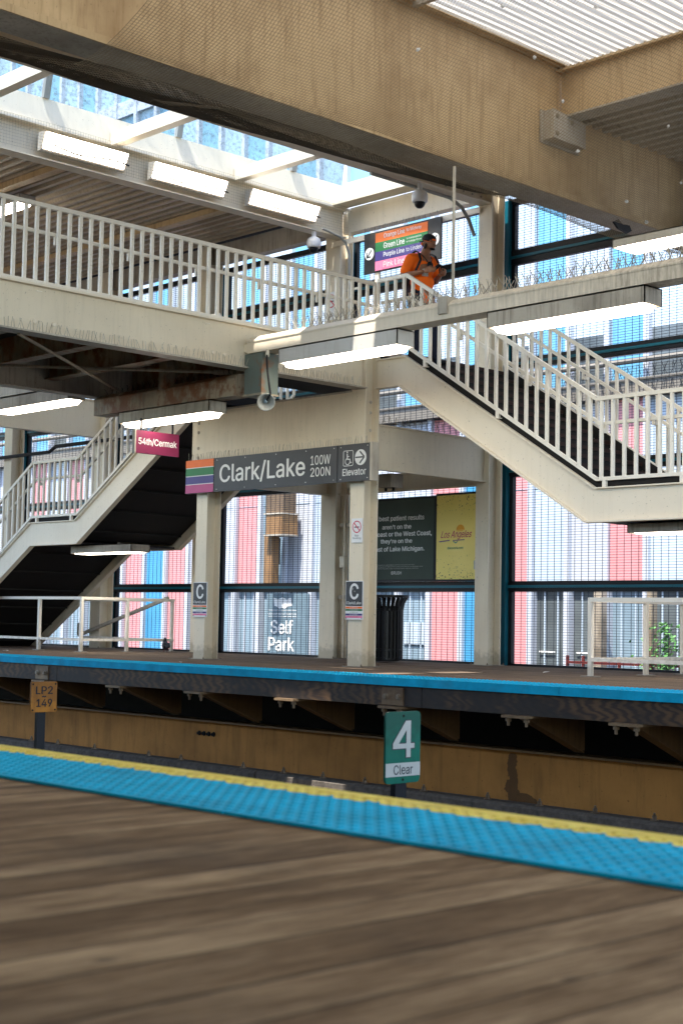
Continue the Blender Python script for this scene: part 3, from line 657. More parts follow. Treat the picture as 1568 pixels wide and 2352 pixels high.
# nets: real twine, two families of strands over a sagging sheet
def net(P, nu, nv, wu, name, label, mat, segs=60, group='bird nets under the roof'):
    """P(u,v) -> point ; nu strands across, nv along, laid diagonally as knotted net hangs"""
    mb = MB()
    def strand(f, n):
        pts = [P(*f(i/n)) for i in range(n+1)]
        for a, b_ in zip(pts[:-1], pts[1:]):
            d = (b_-a)
            if d.length < 1e-5: continue
            s_ = d.cross(Vector((0.72, -0.69, -0.3))).normalized()*wu/2
            mb.add([a-s_, a+s_, b_+s_, b_-s_], [(0, 1, 2, 3)])
    for i in range(nu+1): strand(lambda t_, i=i: (i/nu, t_), 26)
    for j in range(nv+1): strand(lambda t_, j=j: (t_, j/nv), segs)
    o = mb.build(name, mat); tag(o, label, 'net', group); return o
def wob_(u, v): return 0.05*math.sin(9*u+4*v)+0.035*math.sin(23*u+11*v+1)
def P1(u, v):
    y = 8.0+u*10.3
    # v=0 below the girder's inner lip, bellies under the girder, then climbs towards the camera side
    ex = -12.15+v*3.3-0.35*max(0, 0.5-u)*v
    zlow = 6.02+(7.70-6.02)*(v**1.25)
    edge = max(0.0, 0.55-u*1.6)
    sag = 0.42*math.sin(math.pi*min(1, v*1.25))*(0.55+0.45*u)
    return Vector((ex, y, zlow-sag*0.9-wob_(u, v)*0.6))
net(P1, 250, 96, 0.0042, 'bird_net', 'fine tan bird netting sagging in front of the huge roof girder', 'net', 80)
def P2(u, v):
    y = 4.5+u*10.0
    return Vector((-12.10-v*2.6, y, 6.05+v*1.0-0.22*math.sin(math.pi*v)*(1-0.7*u)-wob_(u, v)*0.5))
net(P2, 200, 60, 0.0060, 'bird_net', 'dark bunched bird netting slung beneath the girder along the edge of the skylight', 'net_dark', 60)
def P3(u, v): return Vector((-17.83-0.02*math.sin(30*u), 4+u*13.2, 7.10+v*0.44))
net(P3, 300, 10, 0.0032, 'bird_net', 'tight pale bird netting stretched over the beam with the three tilted lights', 'net', 40)
# feathers and scraps caught in the net
for i, (u, v) in enumerate([(0.52, .55), (0.44, .62), (0.60, .42), (0.75, .30), (0.36, .7), (0.7, .6), (0.83, .22), (0.9, .18), (0.47, .8), (0.30, .52), (0.8, .45), (0.93, .3)]):
    p = P1(u, v); q = p+Vector((0.02, -0.02, 0.01))
    o = MB().lathe(q, [(0.004, 0), (0.028, 0.01), (0.012, 0.03)], 6, (random.uniform(-1, 1), random.uniform(-1, 1), 0.3)).build('feather_tuft', 'white')
    tag(o, 'tiny white feather tuft caught in the big net', 'feather', 'feather tufts caught in the big net')
p = P1(0.80, 0.16); o = MB().prism([(p.y-.2, p.z), (p.y-.1, p.z+.05), (p.y, p.z), (p.y+.15, p.z+.02), (p.y+.2, p.z-.05), (p.y+.1, p.z-.1), (p.y-.1, p.z-.07)], 'YZ', p.x+.02, p.x+.05).build('torn_rag', 'cable')
tag(o, 'black rag lying in the belly of the big net', 'rag')
# ================================================================== FOOTBRIDGE
t = thing('footbridge', 'cream steel footbridge crossing over the tracks from the left', 'footbridge', (-16.6, 9, 3.88))
MB().box(-14.88, 1.0, 3.90, -14.86, 14.69, 4.44).build('girder_web', 'cream', t)
MB().box(-15.0, 1.0, 3.88, -14.76, 14.69, 3.90).build('lower_flange', 'cream_dirty', t)
MB().box(-15.0, 1.0, 4.44, -14.79, 17.3, 4.465).build('upper_flange', 'cream_clean', t)
MB().box(-18.24, 1.0, 3.84, -18.22, 14.69, 4.44).build('girder_web', 'cream_dirty', t)
MB().box(-18.34, 1.0, 3.82, -18.12, 14.69, 3.84).build('lower_flange', 'cream_dirty', t)
MB().box(-18.34, 1.0, 4.44, -15.0, 17.3, 4.46).build('deck', 'dark', t)
for y, z0, z1 in ((4.4, 4.0, 4.34), (6.1, 4.0, 4.34), (7.8, 4.0, 4.34), (9.3, 4.0, 4.34), (10.6, 4.0, 4.34), (11.75, 4.0, 4.34), (13.2, 3.92, 4.34)):
    MB().box(-18.22, y-.01, z0, -14.88, y+.01, z1).box(-18.22, y-.09, z0-.018, -14.88, y+.09, z0).build('floor_beam', 'cream_rusty' if y > 9 else 'cream_dirty', t)
for y0, y1 in ((13.1, 9.2), (9.2, 5.4)):
    MB().cyl((-14.95, y0, 3.90), (-18.1, y1, 3.90), 0.020, 8).cyl((-15.1, y0-.15, 3.90), (-15.45, y0-.6, 3.90), 0.034, 8).build('brace_rod', 'rod', t)
    MB().cyl((-18.1, y0, 3.875), (-14.95, y1, 3.875), 0.020, 8).build('brace_rod', 'rod', t)
MB().cyl((-16.6, 11.15, 3.86), (-17.0, 11.75, 3.99), 0.03, 8).build('gusset_pipe', 'rod', t)
MB().box(-16.60, 12.46, 3.78, -16.42, 12.60, 4.34).build('hanger', 'cream_rusty', t)
for y in (9.35, 9.62, 12.0, 12.2): MB().lathe((-14.86, y, 4.03), [(0.032, 0), (0.032, 0.006), (0.022, 0.016)], 10, (1, 0, 0)).build('bolt', 'cream_clean', t)
mb = MB(); spikes(mb, (-14.79, 8.9, 3.90), (-14.79, 14.6, 3.90), h=0.12, spread=0.25)
tag(mb.build('bird_spikes', 'spike'), 'row of thin bird spikes along the lower flange of the footbridge girder', 'bird spikes', 'bird spike strips', 'stuff')
mb = MB(); spikes(mb, (-14.83, 15.0, 3.43), (-14.83, 17.3, 3.43), h=0.12, spread=0.4)
tag(mb.build('bird_spikes', 'spike'), 'bird spikes on the girder below the right staircase', 'bird spikes', 'bird spike strips', 'stuff')
mb = MB(); spikes(mb, (-18.60, 14.58, 3.09), (-14.60, 14.58, 3.09), h=0.11, spread=0.1)
tag(mb.build('bird_spikes', 'spike'), 'bird spikes standing on the top of the station name sign', 'bird spikes', 'bird spike strips', 'stuff')
mb = MB(); spikes(mb, (-17.44, 17.22, 7.02), (-15.74, 17.22, 7.02), h=0.09, spread=0.3, side=(0, 1, 0))
tag(mb.build('bird_spikes', 'spike'), 'bird spikes along the top of the line direction sign', 'bird spikes', 'bird spike strips', 'stuff')
# ================================================================== RAILINGS
def railing(name, label, path, ybase, pitch=0.165, hgt=0.93, rail_mat='rail_white', inner=0.0, feet=(), group='cream stair and bridge railings', axis='X', mid=True, handh=0.30):
    """path: list of (s, z) of the bottom rail centre along the axis; ybase: fixed other coordinate"""
    def P(s, z, o=0.0): return (s, ybase+o, z) if axis == 'X' else (ybase+o, s, z)
    t = thing(name, label, 'railing', P(path[0][0], path[0][1]), group)
    top = MB(); bot = MB(); hand = MB()
    for (a, za), (b, zb) in zip(path[:-1], path[1:]):
        top.bar(P(a, za+hgt), P(b, zb+hgt), 0.050, 0.050); bot.bar(P(a, za), P(b, zb), 0.036, 0.045)
        if mid: hand.bar(P(a, za+hgt-handh, inner), P(b, zb+hgt-handh, inner), 0.034, 0.042)
    top.build('top_rail', rail_mat, t); bot.build('bottom_rail', rail_mat, t)
    if mid:
        hh = hand.build('handrail', rail_mat, t)
    me = None; d = abs(path[-1][0]-path[0][0]); n = int(round(d/pitch)); sg = 1 if path[-1][0] > path[0][0] else -1
    def zat(s):
        for (a, za), (b, zb) in zip(path[:-1], path[1:]):
            if min(a, b)-1e-6 <= s <= max(a, b)+1e-6: return za+(zb-za)*(s-a)/(b-a)
        return path[-1][1]
    root = Vector(t.location); src = None
    for i in range(n+1):
        s = path[0][0]+sg*d*i/n; z = zat(s); p = Vector(P(s, z))
        if src is None:
            src = MB().box(p.x-.019, p.y-.019, p.z, p.x+.019, p.y+.019, p.z+hgt).build('baluster', rail_mat, t); p0 = p
        else:
            c = src.copy(); C.objects.link(c); c.parent = t; c.location = p-p0
    for i in range(2, n, 7):
        if not mid: break
        s = path[0][0]+sg*d*i/n; z = zat(s)+hgt-handh; a = Vector(P(s, z-.07, 0)); b = Vector(P(s, z-.02, inner))
        MB().box(min(a.x, b.x)-.02, min(a.y, b.y), a.z-.05, max(a.x, b.x)+.02, max(a.y, b.y), a.z).box(b.x-.018, b.y-.012, a.z-.05, b.x+.018, b.y+.012, b.z).build('handrail_bracket', rail_mat, hh)
    for s in feet:
        z = zat(s); p = Vector(P(s, z))
        MB().box(p.x-.025, p.y-.025, p.z-.11, p.x+.025, p.y+.025, p.z).box(p.x-.05, p.y-.04, p.z-.115, p.x+.05, p.y+.04, p.z-.105).build('foot', rail_mat, t)
    return t
railing('railing', 'long white railing along the footbridge over the tracks', [(6.2, 4.50), (14.95, 4.50)], -14.90, 0.150, 0.92, axis='Y', inner=-0.07, feet=(7.0, 9.4, 11.9, 14.2))
railing('railing', 'white railing down the near side of the right staircase', [(-14.83, 4.46), (-14.27, 4.46), (-11.02, 2.42), (-9.57, 2.42), (-5.9, 0.16)], 14.95, 0.168, 0.99, inner=0.07, feet=(-13.9, -12.6, -10.9, -9.8))
railing('railing', 'white railing on the fence side of the right staircase', [(-14.27, 4.46), (-11.02, 2.42), (-9.57, 2.42), (-5.9, 0.16)], 17.08, 0.168, 0.99, inner=-0.10)
railing('railing', 'white railing down the near side of the left staircase', [(-18.37, 4.46), (-18.93, 4.46), (-22.18, 2.42), (-23.63, 2.42), (-27.3, 0.16)], 14.95, 0.168, 0.99, inner=0.07, feet=(-20.4, -22.35, -23.45))
railing('railing', 'white railing on the fence side of the left staircase', [(-18.93, 4.46), (-22.18, 2.42), (-23.63, 2.42), (-27.3, 0.16)], 17.08, 0.168, 0.99, inner=-0.10)
def guard(label, runs, posts):
    t = thing('guardrail', label, 'guardrail', (runs[0][0][0], runs[0][0][1], 0), 'low white guardrails on the far platform')
    for a, b in runs:
        for z in (0.955, 0.215): MB().bar((a[0], a[1], z), (b[0], b[1], z), 0.052, 0.052 if z > .5 else 0.045).build('rail', 'rail_white', t)
    for x, y in posts:
        p = MB().box(x-.027, y-.027, 0.0, x+.027, y+.027, 0.98).build('post', 'rail_white', t)
        MB().box(x-.10, y-.07, 0.0, x+.10, y+.07, 0.014).build('base_plate', 'cream_dirty', p)
guard('low white pipe guardrail round the foot of the left staircase', [((-29.5, 15.26), (-22.40, 15.26)), ((-22.40, 15.26), (-22.40, 17.30)), ((-22.40, 17.30), (-25.4, 17.30))], [(-27.3, 15.26), (-25.5, 15.26), (-23.75, 15.26), (-22.40, 15.26), (-22.40, 16.25), (-22.42, 17.28), (-25.4, 17.30)])
guard('low white pipe guardrail under the right staircase', [((-11.30, 15.22), (-4.5, 15.22)), ((-11.30, 15.22), (-11.30, 17.3))], [(-11.30, 15.22), (-11.30, 16.40), (-11.3, 17.25), (-9.3, 15.22), (-7.3, 15.22), (-5.2, 15.22)])
# ================================================================== STAIRCASES
def stairs(label, sgn):
    def X(x): return x if sgn > 0 else -33.2-x
    t = thing('staircase', label, 'staircase', (X(-12.6), 16, 2.3), 'steel staircases down to the far platform')
    top = [(-14.80, 4.315), (-14.25, 4.315), (-11.02, 2.315), (-9.57, 2.315), (-5.75, 0.0)]
    bot = [(-6.5, 0.0), (-9.68, 1.885), (-11.14, 1.885), (-14.35, 3.895), (-14.80, 3.895)]
    for y, o in ((14.95, -1), (17.10, 1)):
        poly = [(X(a), b) for a, b in top+bot]
        s = MB().prism(poly, 'XZ', y-.012, y+.012).build('stringer', 'cream_clean' if o < 0 else 'cream', t)
        mb = MB()
        bt = list(reversed(bot))
        for (a, za), (b, zb) in zip(bt[:-1], bt[1:]): mb.bar((X(a), y+o*.045, za+.012), (X(b), y+o*.045, zb+.012), 0.09, 0.022)
        for (a, za), (b, zb) in zip(top[:-1], top[1:]): mb.bar((X(a), y+o*.03, za-.008), (X(b), y+o*.03, zb-.008), 0.06, 0.016)
        mb.build('lip', 'cream_clean', s)
        if o < 0: pass
    for y in (14.975, 17.06):
        mb = MB()
        for (a, za), (b, zb) in zip(top[1:-1], top[2:]): mb.bar((X(a), y, za+.03), (X(b), y, zb+.03), 0.012, 0.15)
        mb.build('kick_plate', 'dark', t)
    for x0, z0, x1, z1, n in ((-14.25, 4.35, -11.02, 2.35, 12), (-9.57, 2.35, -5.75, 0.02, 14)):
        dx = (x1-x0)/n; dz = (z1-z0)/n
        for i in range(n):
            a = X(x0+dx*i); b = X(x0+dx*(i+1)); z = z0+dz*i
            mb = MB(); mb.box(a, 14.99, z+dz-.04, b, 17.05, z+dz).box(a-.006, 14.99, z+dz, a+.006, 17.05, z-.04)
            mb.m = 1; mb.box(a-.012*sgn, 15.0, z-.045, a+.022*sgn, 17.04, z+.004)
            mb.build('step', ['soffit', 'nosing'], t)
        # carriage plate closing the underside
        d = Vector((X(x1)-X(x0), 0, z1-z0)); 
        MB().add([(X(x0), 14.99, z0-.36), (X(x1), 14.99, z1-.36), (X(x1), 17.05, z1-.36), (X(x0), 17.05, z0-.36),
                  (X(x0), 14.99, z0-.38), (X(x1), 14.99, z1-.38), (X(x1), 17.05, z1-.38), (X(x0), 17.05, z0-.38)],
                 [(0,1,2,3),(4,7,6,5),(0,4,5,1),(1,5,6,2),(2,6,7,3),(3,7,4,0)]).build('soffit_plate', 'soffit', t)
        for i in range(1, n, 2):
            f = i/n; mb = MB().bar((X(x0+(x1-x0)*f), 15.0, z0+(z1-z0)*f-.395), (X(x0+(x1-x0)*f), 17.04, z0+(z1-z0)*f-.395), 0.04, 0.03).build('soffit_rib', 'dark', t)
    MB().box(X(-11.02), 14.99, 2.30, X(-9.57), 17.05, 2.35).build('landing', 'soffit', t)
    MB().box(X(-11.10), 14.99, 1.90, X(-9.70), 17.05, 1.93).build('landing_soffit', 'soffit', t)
    return t
stairs('cream staircase with black treads descending to the right under the walking person', 1)
stairs('cream staircase descending to the left, its black underside towards the viewer', -1)
t = thing('bracing_angle', 'cream diagonal angle bar braced above the guardrail under the left staircase', 'brace', (-24.5, 17.3, 0.2))
MB().bar((-25.4, 17.25, 0.25), (-22.5, 17.25, 1.0), 0.05, 0.06).bar((-25.4, 17.25, 0.25), (-25.4, 17.25, 0.5), 0.05, 0.06).build('bar', 'cream_dirty', t)
# ================================================================== STRIP LIGHTS AND THEIR BEAMS
def capped_beam(label, x0, x1, y, z0, z1, mat, w=0.26):
    t = thing('light_beam', label, 'beam', ((x0+x1)/2, y, z0), 'long beams carrying the strip lights')
    MB().box(x0, y, z0, x1, y+w, z1).build('body', mat, t)
    MB().prism([(y-.008, z1), (y+w+.008, z1), (y+w+.008, z1+.02), (y+w*.72, z1+.085), (y+w*.28, z1+.085), (y-.008, z1+.02)], 'YZ', x0, x1).build('cap', mat, t)
    return t
lbm = capped_beam('long cream beam with bird spikes running right from the footbridge over the track', -14.78, -2.0, 12.50, 4.07, 4.21, 'cream_stained')
MB().box(-11.42, 12.47, 4.13, -11.28, 12.78, 4.325).build('strap', 'cream_dirty', lbm)
MB().box(-14.86, 12.52, 4.10, -14.76, 12.74, 4.20).build('end_bracket', 'cream', lbm)
capped_beam('rust streaked box beam hung beneath the footbridge', -18.19, -15.02, 12.50, 3.55, 3.76, 'cream_rusty')
capped_beam('cream light beam left of the footbridge at the left edge', -30, -18.4, 12.50, 4.07, 4.21, 'cream_dirty')
mb = MB(); spikes(mb, (-14.0, 12.60, 4.295), (-3.5, 12.60, 4.295), h=0.15, pitch=0.036, spread=0.75, side=(0, 1, 0), th=0.006)
spikes(mb, (-14.0, 12.66, 4.295), (-3.5, 12.66, 4.295), h=0.15, pitch=0.05, spread=0.6, side=(1, 0, 0), th=0.006)
tag(mb.build('bird_spikes', 'spike'), 'tangled bird spikes along the top of the long cream strip-light beam', 'bird spikes', 'bird spike strips', 'stuff')
mb = MB(); spikes(mb, (-18.0, 12.6, 3.84), (-15.1, 12.6, 3.84), h=0.10, spread=0.5, side=(0, 1, 0))
tag(mb.build('bird_spikes', 'black'), 'black bird spikes on the rusty beam under the footbridge', 'bird spikes', 'bird spike strips', 'stuff')
def strip(label, x0, x1, y0, y1, z0, z1, mat, depth=0.055):
    t = thing('strip_light', label, 'strip light', ((x0+x1)/2, (y0+y1)/2, z1), 'fluorescent strip lights')
    w = .012
    MB().box(x0, y0, z0, x1, y0+w, z1).box(x0, y1-w, z0, x1, y1, z1).box(x0, y0, z0, x0+w, y1, z1).box(x1-w, y0, z0, x1, y1, z1).box(x0, y0, z1-w, x1, y1, z1).build('housing', mat, t)
    a, b, c, d = x0+.06, x1-.06, y0+.02, y1-.02; e = .04
    MB().add([(a,c,z0+.01),(b,c,z0+.01),(b,d,z0+.01),(a,d,z0+.01),(a+e,c+.03,z0-depth),(b-e,c+.03,z0-depth),(b-e,d-.03,z0-depth),(a+e,d-.03,z0-depth)],
             [(0,1,2,3),(4,7,6,5),(0,4,5,1),(1,5,6,2),(2,6,7,3),(3,7,4,0)]).build('diffuser', 'lamp', t)
    return t
strip('grey strip light under the long beam, in front of the top of the right stairs', -14.16, -12.08, 12.50, 12.80, 3.875, 4.062, 'fixture_clean')
strip('stained strip light under the long beam at the right edge of the photo', -10.71, -8.64, 12.50, 12.80, 3.885, 4.062, 'fixture')
strip('dirty strip light hanging over the maroon destination sign', -17.57, -15.53, 12.50, 12.80, 3.385, 3.545, 'fixture')
strip('strip light at the left edge of the photo below the footbridge', -20.95, -18.87, 12.50, 12.80, 3.87, 4.055, 'fixture')
strip('short strip light under the landing of the left staircase', -22.72, -20.90, 15.20, 15.60, 1.745, 1.885, 'fixture', 0.01)
strip('short strip light under the landing of the right staircase', -10.75, -8.9, 15.20, 15.60, 1.765, 1.885, 'fixture', 0.01)
strip('strip light on the dark roof seen above the spiked beam at the right', -11.5, -9.9, 15.9, 16.35, 5.55, 5.66, 'fixture_clean', 0.03)
strip('glowing strip light far back under the corrugated roof at the left edge', -22.4, -20.9, 12.8, 13.1, 7.34, 7.46, 'fixture_clean')
for i, (y0, y1, l) in enumerate(((11.31, 12.70, 'left'), (13.22, 14.59, 'middle'), (15.13, 16.55, 'right'))):
    t = thing('wall_light', 'tilted glowing wall light beside the skylight, %s one of three' % l, 'wall light', (-17.95, (y0+y1)/2, 7.4), 'row of tilted lights on the roof beam')
    MB().prism([(-17.985, 7.165), (-17.985, 7.43), (-17.81, 7.415), (-17.925, 7.17)], 'XZ', y0-.03, y1+.03).build('housing', 'fixture_clean', t)
    MB().add([(-17.905, y0, 7.195), (-17.905, y1, 7.195), (-17.795, y1, 7.405), (-17.795, y0, 7.405), (-17.93, y0, 7.20), (-17.93, y1, 7.20), (-17.82, y1, 7.41), (-17.82, y0, 7.41)],
             [(0,1,2,3),(4,7,6,5),(0,4,5,1),(1,5,6,2),(2,6,7,3),(3,7,4,0)]).build('diffuser', 'lamp', t)
    mb = MB(); pts = [Vector((-17.84, y0+.15+(y1-y0-.1)*k/8, 7.26-.04*math.sin(k*.7)-.035*k/8)) for k in range(9)]
    mb.tube([tuple(p) for p in pts], 0.012, 6).build('cable', 'cable', t)
# ================================================================== EQUIPMENT
t = thing('junction_box', 'tall grey green electrical box with rusty foot hung under the end of the long beam', 'electrical box', (-14.6, 12.6, 4.07))
MB().box(-14.84, 12.52, 3.52, -14.50, 12.80, 4.065).build('body', painted("rusty_box", (0.12, 0.15, 0.13), (0.13, 0.07, 0.035), 0.35, True, (0.20, 0.08, 0.03), 0.02), t)
MB().box(-14.85, 12.51, 3.515, -14.49, 12.81, 3.54).build('rim', 'rod', t)
t = thing('horn_speaker', 'pale grey horn loudspeaker under the green box', 'loudspeaker', (-14.5, 12.5, 3.5))
ax = Vector((0.75, -0.55, -0.28)).normalized(); c0 = Vector((-14.55, 12.62, 3.47))
MB().lathe(c0, [(0.042, -0.03), (0.044, 0.08), (0.05, 0.13), (0.07, 0.19), (0.10, 0.245), (0.116, 0.255), (0.112, 0.26), (0.094, 0.24), (0.06, 0.19), (0.034, 0.14)], 20, ax).build('horn', 'galv', t, True)
MB().lathe(c0, [(0.025, 0.12), (0.026, 0.19), (0.012, 0.215)], 12, ax).build('driver', 'fslate', t, True)
MB().box(-14.62, 12.56, 3.44, -14.54, 12.66, 3.52).build('mount', 'rod', t)
t = thing('cable', 'black cable drooping from the long beam past the green box to the horn', 'cable', (-14.3, 12.5, 4))
MB().tube([(-14.36, 12.49, 4.07), (-14.35, 12.47, 3.95), (-14.32, 12.46, 3.8), (-14.30, 12.47, 3.65), (-14.30, 12.50, 3.5), (-14.40, 12.52, 3.42)], 0.014).build('cable_run', 'cable', t)
MB().lathe((-14.36, 12.49, 3.98), [(0.02, 0), (0.028, 0.03), (0.02, 0.09)], 8).build('gland', 'cream', t)
for lab, p in (('white dome camera under the roof beam left of the tall column', (-18.05, 16.66, 7.06)), ('white dome camera under the netted girder above the walking person', (-14.90, 15.85, 7.06))):
    t = thing('dome_camera', lab, 'security camera', p, 'dome cameras'); x, y, z = p
    MB().lathe((x, y, z-.10), [(0.04, 0), (0.04, 0.12)], 12).build('stem', 'white', t)
    MB().lathe((x, y, z-.27), [(0.105, 0), (0.118, 0.03), (0.12, 0.10), (0.10, 0.155), (0.06, 0.18), (0.04, 0.19)], 24).build('body', 'white', t, True)
    MB().lathe((x, y, z-.36), [(0.005, 0), (0.04, 0.008), (0.065, 0.03), (0.078, 0.06), (0.082, 0.095)], 24).build('dome', 'black', t, True)
t = thing('junction_box', 'small grey box hung on a cream bracket beside the station name sign', 'electrical box', (-15.4, 15.8, 2.7), None)
MB().box(-15.50, 15.7, 2.60, -15.25, 15.95, 2.80).build('body', 'fixture', t)
MB().box(-16.2, 15.72, 2.62, -15.505, 15.93, 2.76).build('arm', 'cream', t)
for x in (-15.45, -15.3): MB().cyl((x, 15.8, 2.6), (x, 15.8, 2.55), 0.02).build('gland', 'dark', t)
# litter bin
t = thing('litter_bin', 'black slatted litter bin with flared rim behind the right sign column', 'litter bin', (-16.43, 16.85, 0))
bx0, by0 = -16.43, 16.85
MB().lathe((bx0, by0, 0.0), [(0.20, 0.02), (0.23, 0.03), (0.23, 0.86), (0.22, 0.88)], 20).build('liner', 'plastic_black', t)
for z, r in ((0.06, 0.255), (0.20, 0.262), (0.82, 0.262), (1.03, 0.345)):
    MB().lathe((bx0, by0, z-.02), [(r-.012, 0), (r+.006, 0.008), (r+.006, 0.032), (r-.012, 0.04)], 28).build('hoop', 'plastic_black', t)
for i in range(26):
    a = 2*math.pi*i/26; ca, sa = math.cos(a), math.sin(a)
    mb = MB()
    for (r0, z0), (r1, z1) in (((.262, .05), (.262, .80)), ((.262, .80), (.285, .92)), ((.285, .92), (.345, 1.03))):
        mb.bar((bx0+r0*ca, by0+r0*sa, z0), (bx0+r1*ca, by0+r1*sa, z1), 0.034, 0.012, up=(ca, sa, 0))
    mb.build('slat', 'plastic_black', t)
# ================================================================== FENCE
t = thing('mesh_fence', 'tall teal framed wire mesh fence along the back of the far platform', 'fence', (-16.5, 17.9, 0))
PX = [-35.61, -32.18, -28.75, -25.32, -21.98, -18.54, -15.04, -11.61, -8.18, -4.75]
for x in PX:
    MB().box(x, 17.80, -0.3, x+.025, 18.0, 7.25).box(x+.195, 17.80, -0.3, x+.22, 18.0, 7.25).box(x+.025, 17.90, -0.3, x+.195, 17.92, 7.25).build('post', 'teal', t)
ZR = [(-.02, .02), (1.135, 1.275), (2.90, 3.05), (4.56, 4.71), (6.20, 6.42), (7.16, 7.24)]
wirecache = {}
for x, xn in zip(PX[:-1], PX[1:]):
    a, b = x+.22, xn
    for k, (z0, z1) in enumerate(ZR):
        r = MB(); r.box(a, 17.86, z0, b, 17.95, z1)
        rr = r.build('rail', 'black', t)
        if 0 < k < 5: MB().box(a, 17.835, (z0+z1)/2-.02, b, 17.86, (z0+z1)/2+.02).build('flange_strip', 'teal', rr)
    for (p0, z0), (z1, p1) in zip(ZR[:-1], ZR[1:]):
        mb = MB(); f = .045
        mb.box(a, 17.87, z0, a+f+.02, 17.94, z1).box(b-f, 17.87, z0, b, 17.94, z1).box(a, 17.87, z0, b, 17.94, z0+.012).box(a, 17.87, z1-.012, b, 17.94, z1)
        mb.build('panel_frame', 'black', t)
        w = MB(); i = 0; xx = a+.10
        while xx < b-.05:
            w.box(xx-.0028, 17.90, z0, xx+.0028, 17.906, z1); xx += .1255
        zz = z0+.03
        while zz < z1-.01:
            w.box(a+f, 17.894, zz-.0030, b-f, 17.90, zz+.0030); zz += .0392
        w.build('mesh_panel', 'wire', t)
# ================================================================== BUILDING BEHIND
KS = 26/22.0
def FX(x): return x*KS
def FZ(z): return 0.65+(z-0.65)*KS
YF = 26.0
bld = thing('office_building', 'pale office building with pink, blue and grey panels between white piers, behind the fence', 'building', (-20, 26, -5.6))
MB().box(-52, YF+.30, -5.6, 8, YF+9, 24).build('wall', 'fbase', bld)
low = {-20: 'fpink', -19: 'fpale', -18: 'fpink', -17: 'fbase', -16: 'fbase', -15: 'fpink', -14: 'fblue', -13: 'fpink', -12: 'fbase', -11: 'fbase', -10: 'fpink', -9: 'fslate', -8: 'fbase', -7: 'fpale', -6: 'fbase', -5: 'fbase', -4: 'fbase', -3: 'fpink', -2: 'fblue', -1: 'fpink', 0: 'fpale', 1: 'fbase', 2: 'fpink', 3: 'fpale', 4: 'fpink', 5: 'fblue', 6: 'fpink'}
up = MB(); upmats = ['fsky_a', 'fsky_b', 'fgrey']
M_['fsky_a'] = plain('facade_upper_blue', (0.20, 0.36, 0.44), 0.3, var=0.15, scale=0.4); M_['fsky_b'] = plain('facade_upper_pale', (0.33, 0.44, 0.50), 0.3, var=0.12, scale=0.4)
M_['fblue_hi'] = plain("facade_blue_glass", (0.14, 0.36, 0.53), 0.2, var=0.22, scale=0.5)
M_['fgrey_hi'] = plain("facade_grey_light", (0.36, 0.42, 0.46), 0.25, var=0.25, scale=0.7)
upmats[2] = 'fgrey_hi'
for k in range(-25, 8):
    x0 = FX(-17.75+.857*k); x1 = FX(-17.75+.857*(k+1)); pw = .068
    MB().box(x0-pw, YF, -5.6, x0+pw, YF+.30, 24).build('pier', 'fbase', bld)
    full = k in (-15, -14, -13, -3, -2, -1)
    zb = -5.6 if full else FZ(1.32)
    m = low.get(k, 'fpink' if k % 2 else 'fbase')
    MB().box(x0+pw, YF+.10, zb, x1-pw, YF+.30, FZ(4.66)).build('facade_panel', m, bld)
    if k > -17: MB().box(x0+pw, YF+.093, FZ(3.15), x1-pw, YF+.10, FZ(3.165)).build('panel_seam', 'fslate', bld)
    if k % 2 == 0:
        MB().box(x0+pw, YF+.14, FZ(4.99), x1-pw, YF+.30, FZ(9.2)).build('window', 'fblue_hi', bld)
    else:
        w = MB().box(x0+pw, YF+.14, FZ(4.99), x1-pw, YF+.30, FZ(5.9)).build('window', 'fgrey', bld)
        MB().box(x0+pw, YF+.14, FZ(5.9), x1-pw, YF+.30, FZ(9.2)).build('upper_pane', 'fpale' if k > -4 else 'fgrey_hi', w)
    for z0, z1 in ((9.6, 13.4), (13.8, 17.6)):
        up.m = 0 if k % 2 == 0 else 1
        up.box(x0+pw, YF+.14, FZ(z0), x1-pw, YF+.30, FZ(z1))
    if not full:
        s = MB().box(x0+pw, YF+.20, -5.6, x1-pw, YF+.32, FZ(1.32)).build('shopfront', 'fgrey' if k in (0, 1, 3, -12) else 'fslate', bld)
        if k in (-6, -5, -4): MB().box(x0+pw+.05, YF+.17, 0.10, x1-pw-.02, YF+.20, 0.62).build('notice_board', 'fpale', s)
        for j in range(2):
            xx = x0+pw+.22+j*.36
            if xx < x1-pw: MB().box(xx, YF+.17, -1.5, xx+.03, YF+.20, FZ(1.30)).build('mullion', 'fpale' if k > -7 else 'fbase', s)
        if k == 0 or k == 1: MB().box(x0+pw+.1, YF+.16, 0.02, x0+.6, YF+.17, 0.05).build('light_bar', 'white', s)
up.build('upper_window', upmats, bld, stuff=True)
for z0, z1 in ((9.2, 9.6), (13.4, 13.8), (17.6, 18.1)): MB().box(-52, YF+.04, FZ(z0), 8, YF+.30, FZ(z1)).build('spandrel', 'fbase', bld)
lg = MB().box(-52, YF-.12, FZ(4.69), 8, YF+.30, FZ(4.95)).build('ledge', 'ledge', bld)
MB().box(-52, YF-.15, FZ(4.95), 8, YF+.30, FZ(4.99)).build('coping', 'ledge', lg)
MB().tube([(-52, YF-.12, FZ(5.30)), (8, YF-.12, FZ(5.30))], 0.06, 10).build('pipe', 'ledge', bld)
mb = MB(); spikes(mb, (-22, YF-.10, FZ(4.99)), (-16, YF-.10, FZ(4.99)), h=0.28, pitch=0.07, spread=0.3, th=0.008); spikes(mb, (-22, YF-.14, FZ(4.70)), (-16, YF-.14, FZ(4.70)), h=0.26, pitch=0.07, th=0.008, spread=0.3)
tag(mb.build('bird_spikes', 'black'), 'bird spikes on the stone ledge of the building seen through the right stairs', 'bird spikes', 'bird spike strips', 'stuff')
